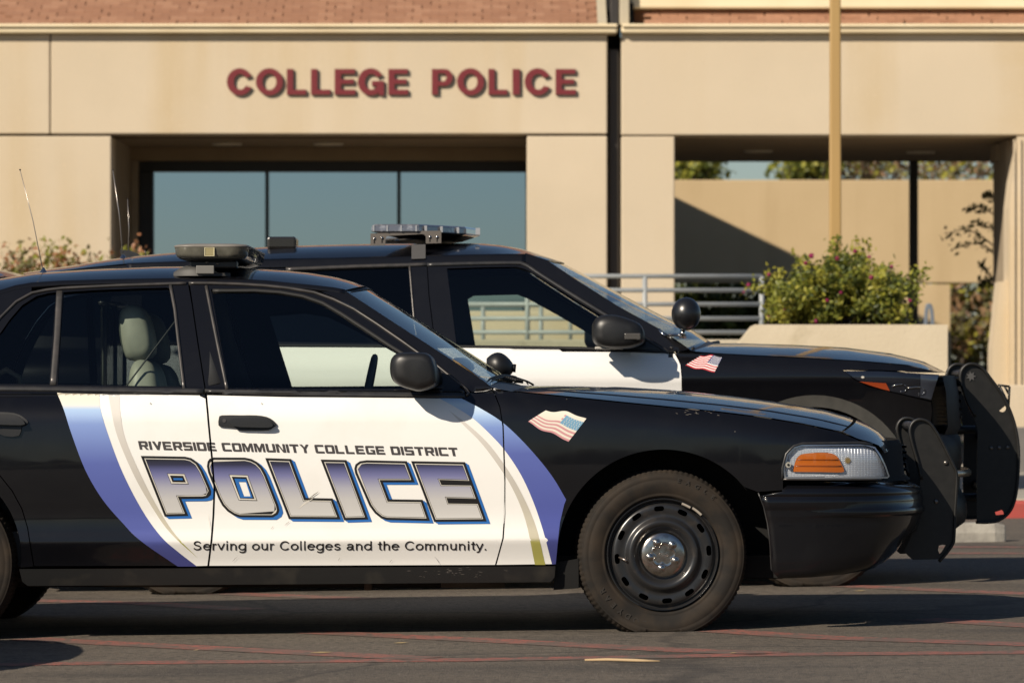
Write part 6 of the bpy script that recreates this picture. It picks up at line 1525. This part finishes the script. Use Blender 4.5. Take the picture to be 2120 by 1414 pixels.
# nose: bumper and grille swept round
VPL = smoothp([Vector((VX + a, VY0 + b)) for a, b in ((.30, .004), (.42, .02), (.52, .055), (.60, .11), (.66, .18), (.71, .28), (.745, .42), (.765, .62), (.775, 1.0))], 4)
def vsweep(name, prof, m, parent, start=0):
    rows = []; n = len(VPL)
    for i, p in enumerate(VPL):
        if i < start: continue
        d = (VPL[min(i + 1, n - 1)] - VPL[max(0, i - 1)]).normalized(); nn = Vector((d.y, -d.x)) if i < n - 1 else Vector((1, 0)); rows.append([Vector((p.x + nn.x * o, p.y + nn.y * o, z)) for o, z in prof])
    rows += [[VD.flip(q) for q in r] for r in reversed(rows[:-1])]; v, f = grid(rows); return mk(name, v, f, m, parent)
vsweep('front_bumper', [(-.08, .27), (-.02, .28), (.02, .31), (.03, .36), (.025, .42), (.01, .45), (-.005, .48), (-.005, .56), (.005, .60), (.006, .68), (-.005, .73), (-.03, .75)], mat('bumper_black', (.005, .005, .0055), .5, spec=.3), suv, start=9)
vsweep('grille', [(-.02, .74), (.0, .78), (-.01, .95), (-.03, 1.03)], mat('grille_black', (.006, .006, .007), .6), suv, start=16)
for k in range(6): vsweep('grille_bar', [(-.01, .775 + .04 * k), (.004, .78 + .04 * k), (.004, .79 + .04 * k), (-.01, .795 + .04 * k)], BLACKP, suv, start=24)
vsweep('fog_lamp_trim', [(.035, .535), (.05, .54), (.052, .56), (.04, .57)], mat('chrome_dull', (.5, .42, .32), .25, metal=.8), suv, start=16)
mb = MB(); mb.box(VX - 4.0, VX + .5, VY0 + .25, VY0 + VW - .25, .24, .34); mb.box(VX - .4, VX + .6, VY0 + .35, VY0 + VW - .35, .3, .95); mb.out('underbody', DARK, suv, smooth=False)
# push bumper
V_RIM = [(2019, 862), (2005, 836), (1995, 808), (1988, 786), (1991, 766), (2003, 755), (2018, 754), (2034, 763), (2056, 791), (2076, 819), (2093, 856), (2103, 890), (2108.5, 932), (2107, 988), (2101, 1032), (2089, 1060), (2067, 1077), (2045, 1081), (2021, 1081)]
V_PLATE = [(2017, 866), (2005, 838), (1995, 810), (1988, 787), (1992, 768), (2003, 757), (2018, 756), (2033, 765), (2055, 792), (2075, 820), (2092, 857), (2102, 891), (2107, 932), (2106, 988), (2100, 1032), (2088, 1058), (2066, 1075), (2045, 1079), (2022, 1079), (2022, 1000), (2024, 890)]
push_bumper(suv, V_RIM, V_PLATE, VY0 + .62, VY0 + 1.30, .008, [arc(2075, 845, 8, 40, -140, 8), arc(2069, 1063, 9, 60, -10, 6) + [(2062, 1066), (2060, 1060)]], [(2052, 927), (2068.5, 926.5), (2086, 926)], .013, ((2005, 775, .022), (2060, 905, .026), (2050, 1010, .026)))
c = U(2011, 779, VY0 + .6); st_ = [Vector((c.x + math.cos(k * math.pi / 7) * (.026 if k % 2 == 0 else .013), c.z + math.sin(k * math.pi / 7) * (.026 if k % 2 == 0 else .013))) for k in range(14)]
extrude('star_badge', st_, VY0 + .615, VY0 + .6195, mat('pewter', (.12, .115, .11), .4, metal=.5), suv)
mb = MB()
for px0, py0, px1, py1 in ((2066, 797, 2090, 800), (2090, 800, 2088, 842), (2070, 800, 2086, 832), (2080, 800, 2088, 815)): mb.tube([U(px0, py0, VY0 + 1.0), U(px1, py1, VY0 + 1.0)], .006, 6)
mb.out('wire_guard', POWDER, suv)
for px, py in ((1965, 790), (1990, 890), (1995, 1030)):
    mb = MB(); q = U(px, py, VY0 + .7); mb.tube([q + Vector((-.15, 0, 0)), q + Vector((.07, 0, 0))], .022, 8); mb.out('push_bumper_bracket', POWDER, suv)
flag(VD, suv, (1495, 741), (1479, 771), (1451, 737), (1419, 758), mat('flag_red', (.50, .035, .045), .4), mat('flag_white', (.72, .70, .68), .4), mat('flag_blue', (.045, .055, .17), .4), 1.6, False)
# mirror
VM = smoothp([(1225, 688), (1226, 672), (1234, 659), (1250, 652.5), (1275, 653), (1300, 660), (1322, 670), (1332, 684), (1334, 706), (1322, 716), (1298, 722), (1260, 722), (1236, 716), (1226, 704)], 3, True)
VMP = [Vector((U(p.x, p.y, VY0 - .07).x, U(p.x, p.y, VY0 - .07).z)) for p in VM]
for sgn in (0, 1):
    lv = [(VY0 - .20, .55, .0, -.006), (VY0 - .19, .80, 0, -.004), (VY0 - .17, .94, 0, 0), (VY0 - .13, 1, 0, 0), (VY0 - .03, .98, .006, 0), (VY0 + .02, .72, .03, -.01), (VY0 + .07, .5, .08, -.03)]
    o = pod('door_mirror', VMP, [(2 * VY0 + VW - y, a, b, c_) for y, a, b, c_ in lv] if sgn else lv, BLACKP, VF)
    if not sgn:
        mb = MB(); a = U(1293, 690, VY0 - .2); b = U(1326, 703, VY0 - .2); mb.box(a.x, b.x, VY0 - .205, VY0 - .19, b.z, a.z); mb.out('turn_signal', mat('signal_grey', (.07, .065, .06), .3, coat=.6), o, smooth=False, bevel=.004)
        mb = MB(); a = U(1232, 716, VY0 - .1); b = U(1290, 723, VY0 - .1); mb.box(a.x, b.x, VY0 - .15, VY0 - .05, b.z, a.z - .004); mb.out('puddle_lamp', mat('pale_lamp', (.42, .40, .36), .5), o, smooth=False, bevel=.004)
# spotlight ball on its chrome arm
c = U(1420.5, 650, VY0 - .02); rr = 30.5 * VY0 / F; rows = []
for i in range(15):
    a = math.pi * i / 14; rows.append([c + Vector((rr * math.sin(a) * math.cos(t), rr * 1.05 * math.sin(a) * math.sin(t), rr * 1.13 * math.cos(a))) for t in [2 * math.pi * j / 28 for j in range(28)]])
v, f = grid(rows, closed=True); spt = mk('spotlight', v, [tuple(reversed(q)) for q in f], mat('spotlight_black', (.008, .008, .009), .33, coat=.4, coat_rough=.30), suv)
mb = MB(); mb.tube([U(1413, 683, VY0 - .02), U(1413.5, 698, VY0 - .02)], .0125, 12); mb.tube([U(1406, 696.5, VY0 - .02), U(1421, 696.5, VY0 - .02)], .010, 10)
mb.tube([U(1414, 694, VY0 - .01), U(1396, 693.5, VY0 + .04), U(1378, 695, VY0 + .10)], .0065, 8); mb.tube([U(1363, 682, VY0 + .12), U(1374, 693, VY0 + .10), U(1384, 700, VY0 + .10)], .008, 8); mb.out('spotlight_arm', CHROME, spt)
mb = MB(); mb.tube(smoothp([U(1433, 724, VY0 + .12), U(1445, 716, VY0 + .4), U(1465, 713, VY0 + .7), U(1487, 709, VY0 + 1.0)], 4), .010, 8); mb.out('wiper', RUBBER, suv)
# lightbar: bracket plate, swept clear modules
LBY = VY0 + .32
def lbx(px, Y): return U(px, 0, Y).x
BR = plate_pts(LBY, [(767, 484), (820, 480.5), (876, 478), (913.5, 478), (913.5, 503.5), (881.5, 504.5), (881.5, 490), (878, 485.5), (872, 485), (806, 488.5), (800, 490), (798, 495), (797.5, 508.5), (767, 509.5)])
for y in (LBY, VY0 + VW - .32):
    br = extrude('lightbar_bracket', BR, y, y + .006, mat('bracket_grey', (.115, .100, .088), .5), suv)
    if y == LBY:
        for px, py in ((775, 494), (791, 493), (890, 491), (905, 491)):
            q = U(px, py, y); v, f = lathe([(.008, 0), (.007, .004), (.0002, .005)], 10); mk('bolt', [Vector((q.x + p.x, y + p.y, q.z + p.z)) for p in v], f, CHROME, br)
            mb = MB(); mb.box(q.x - .003, q.x + .003, y - .001, y + .003, q.z - .024, q.z - .004); mb.out('slot', DARK, br, smooth=False)
CLR = mat('clear_lightbar_lens', (.16, .165, .19), .12, metal=.35, coat=1.0, noise=[(30, 3, (.36, .36, .38), .56, .72)])
z1 = U(0, 464.5, LBY).z; z0 = U(0, 481, LBY).z
plan_n = [(lbx(768, LBY), LBY - .01), (lbx(868, LBY), LBY - .01), (lbx(871, LBY) + .22, LBY + .36), (lbx(871, LBY) + .285, vc), (lbx(768, LBY) + .21, vc), (lbx(768, LBY) + .15, LBY + .36)]
full = [Vector(p) for p in plan_n] + [Vector((x, 2 * vc - y)) for x, y in reversed(plan_n[:3])][0:0]
near_h = [Vector(p) for p in plan_n]
poly = near_h[:4] + [Vector((p.x, 2 * vc - p.y)) for p in (near_h[2], near_h[1], near_h[0], near_h[5])] + [near_h[4], near_h[5]]
rows = [[Vector((p.x, p.y, z)) for p in inset(poly, g_)] for z, g_ in ((z0 - .006, .03), (z0, .008), (z0 + .003, 0), (z1 - .006, .002), (z1, .012))]
v, f = grid(rows, closed=True); n = len(rows[0]); f += [tuple(reversed(range(n))), tuple(range(len(v) - n, len(v)))]
lbs = mk('lightbar', v, f, CLR, suv, smooth=False, bevel=.004)
rows = [[Vector((p.x, p.y, z)) for p in inset(poly, g_)] for z, g_ in ((z0 - .028, .09), (z0 - .007, .028))]
v, f = grid(rows, closed=True); n = len(rows[0]); f += [tuple(reversed(range(n))), tuple(range(len(v) - n, len(v)))]; mk('lightbar_base', v, f, BLACKP, lbs, smooth=False)
for px0 in (772, 800, 829, 860): mb = MB(); x = lbx(px0, LBY); mb.box(x, x + .008, LBY - .0125, LBY + .02, z0 + .004, z1 - .006); mb.out('module_rib', mat('bright_rib', (.5, .5, .52), .25, metal=.5), lbs, smooth=False)
for t in (.12, .45, .8):
    a = near_h[1].lerp(near_h[2], t); mb = MB(); mb.box(a.x - .003, a.x + .010, a.y - .01, a.y + .01, z0 + .004, z1 - .006); mb.out('module_rib', MATS['bright_rib'], lbs, smooth=False)
mb = MB(); a = near_h[3]; mb.box(a.x - .02, a.x + .002, a.y - .30, a.y - .26, z0, z1 - .006); mb.out('module_rib', MATS['bright_rib'], lbs, smooth=False)
VD.panel('roof_strap', [[(852, 509), (881, 508), (881, 537.5), (852, 538.5)]], [], mat('strap_grey', (.048, .046, .046), .55), suv, off=.010, lip=.008)
# roof box, fin, whips
q0 = U(556, 492, vc - .3); q1 = U(616, 513, vc - .3)
mb = MB(); mb.box(q0.x, q1.x, vc - .45, vc - .20, q1.z - .01, q0.z); mb.out('roof_speaker', mat('speaker_black', (.016, .014, .013), .25, coat=.5), suv, smooth=False, bevel=.012)
fin = plate_pts(vc, [(249, 517), (252, 538), (300, 535), (286, 526), (270, 519)]); extrude('shark_fin', fin, vc - .02, vc + .02, SATIN_D, suv)
whip(suv, U(255, 536, vc - .3), U(233.5, 352, vc - .3), .0022); whip(suv, U(265, 534, vc + .3), U(264, 412, vc + .3), .0018)
mb = MB(); mb.tube([U(303, 532, vc), U(300, 518, vc)], .003, 6); mb.out('stub_antenna', SATIN, suv)
VD.panel('door_handle', [smoothp([(538, 744), (545, 741), (560, 741), (572, 746), (576, 753), (570, 760), (545, 762), (538, 757)], 2, True)], [], BLACKP, VR, off=.02, lip=.02)
VD.panel('door_handle', [smoothp([(938, 748), (945, 745), (960, 745), (972, 750), (976, 757), (970, 764), (945, 766), (938, 761)], 2, True)], [], BLACKP, VF, off=.02, lip=.02)
# cabin
mb = MB(); mb.box(VX - 3.9, VX - .85, VY0 + .16, VY0 + VW - .16, .40, .55); mb.box(VX - 2.05, VX - 1.98, VY0 + .36, VY0 + VW - .36, .5, 1.48); mb.out('cabin_floor', CABIN, suv, smooth=False)
seat(VX - 1.98, VY0 + .34, VY0 + .84, .62, 1.34, suv, CABIN, tilt=.2); seat(VX - 1.98, VY0 + 1.14, VY0 + 1.64, .62, 1.34, suv, CABIN, tilt=.2)
rows = []
for y in (VY0 + .18, VY0 + .6, VY0 + 1.4, VY0 + VW - .18): rows.append([Vector((VX + a, y, b)) for a, b in ((-1.12, .6), (-1.12, 1.0), (-1.05, 1.10), (-.7, 1.11), (-.45, 1.08), (-.45, .6))])
v, f = grid(rows); mk('dashboard', v, f, DASH, suv)
rows = []
for p, c_ in zip(even(vrn, 16), even(vrc, 16)): rows.append([Vector((p.x, p.y + .05, p.z - .04)), Vector((p.x, p.y + .3, c_.z - .06)), Vector((c_.x, vc, c_.z - .06)), VD.flip(Vector((p.x, p.y + .3, c_.z - .06))), VD.flip(Vector((p.x, p.y + .05, p.z - .04)))])
v, f = grid(rows); mk('headliner', v, f, CABIN, suv)
# wheels
for near in (True, False):
    y = VY0 + .09 if near else VY0 + VW - .09
    for dx in (0, -3.03): suv_wheel(suv, Vector((VX + dx, y, gz(VX + dx) + .350)) - ORI[suv], near)

# ================================================================== two more parked cars: one shows its roof, one only its shadow
third = copy_tree(suv, None, skip=('lightbar', 'lightbar_bracket', 'roof_strap', 'push_bumper_plate', 'push_bumper_tube', 'push_bumper_bracket', 'star_badge', 'wire_guard', 'flag_decal', 'spotlight', 'antenna', 'stub_antenna', 'roof_speaker', 'white_wrap', 'shark_fin'))
third.name = 'parked_suv'; third.location = suv.location + Vector((-3.02, 4.2, -.02)); tag(third, 'plain black SUV whose dark roof edge shows at the far left edge', 'suv')
fourth = copy_tree(sed, None, skip=('lightbar', 'antenna', 'push_bumper_plate', 'push_bumper_tube', 'push_bumper_bracket', 'flag_decal', 'spotlight', 'white_wrap', 'blue_swoosh', 'grey_swoosh', 'letter_shadow', 'letter_outline', 'letter_ring', 'letter_counter', 'letter_keyline', 'letter_inline', 'letter_fill', 'district_letter', 'motto_letter', 'door_scratches'))
fourth.name = 'parked_sedan'; fourth.location = sed.location + Vector((-4.05, -2.75, -.05)); tag(fourth, 'plain black sedan out of frame that casts the shadow at lower left', 'car')
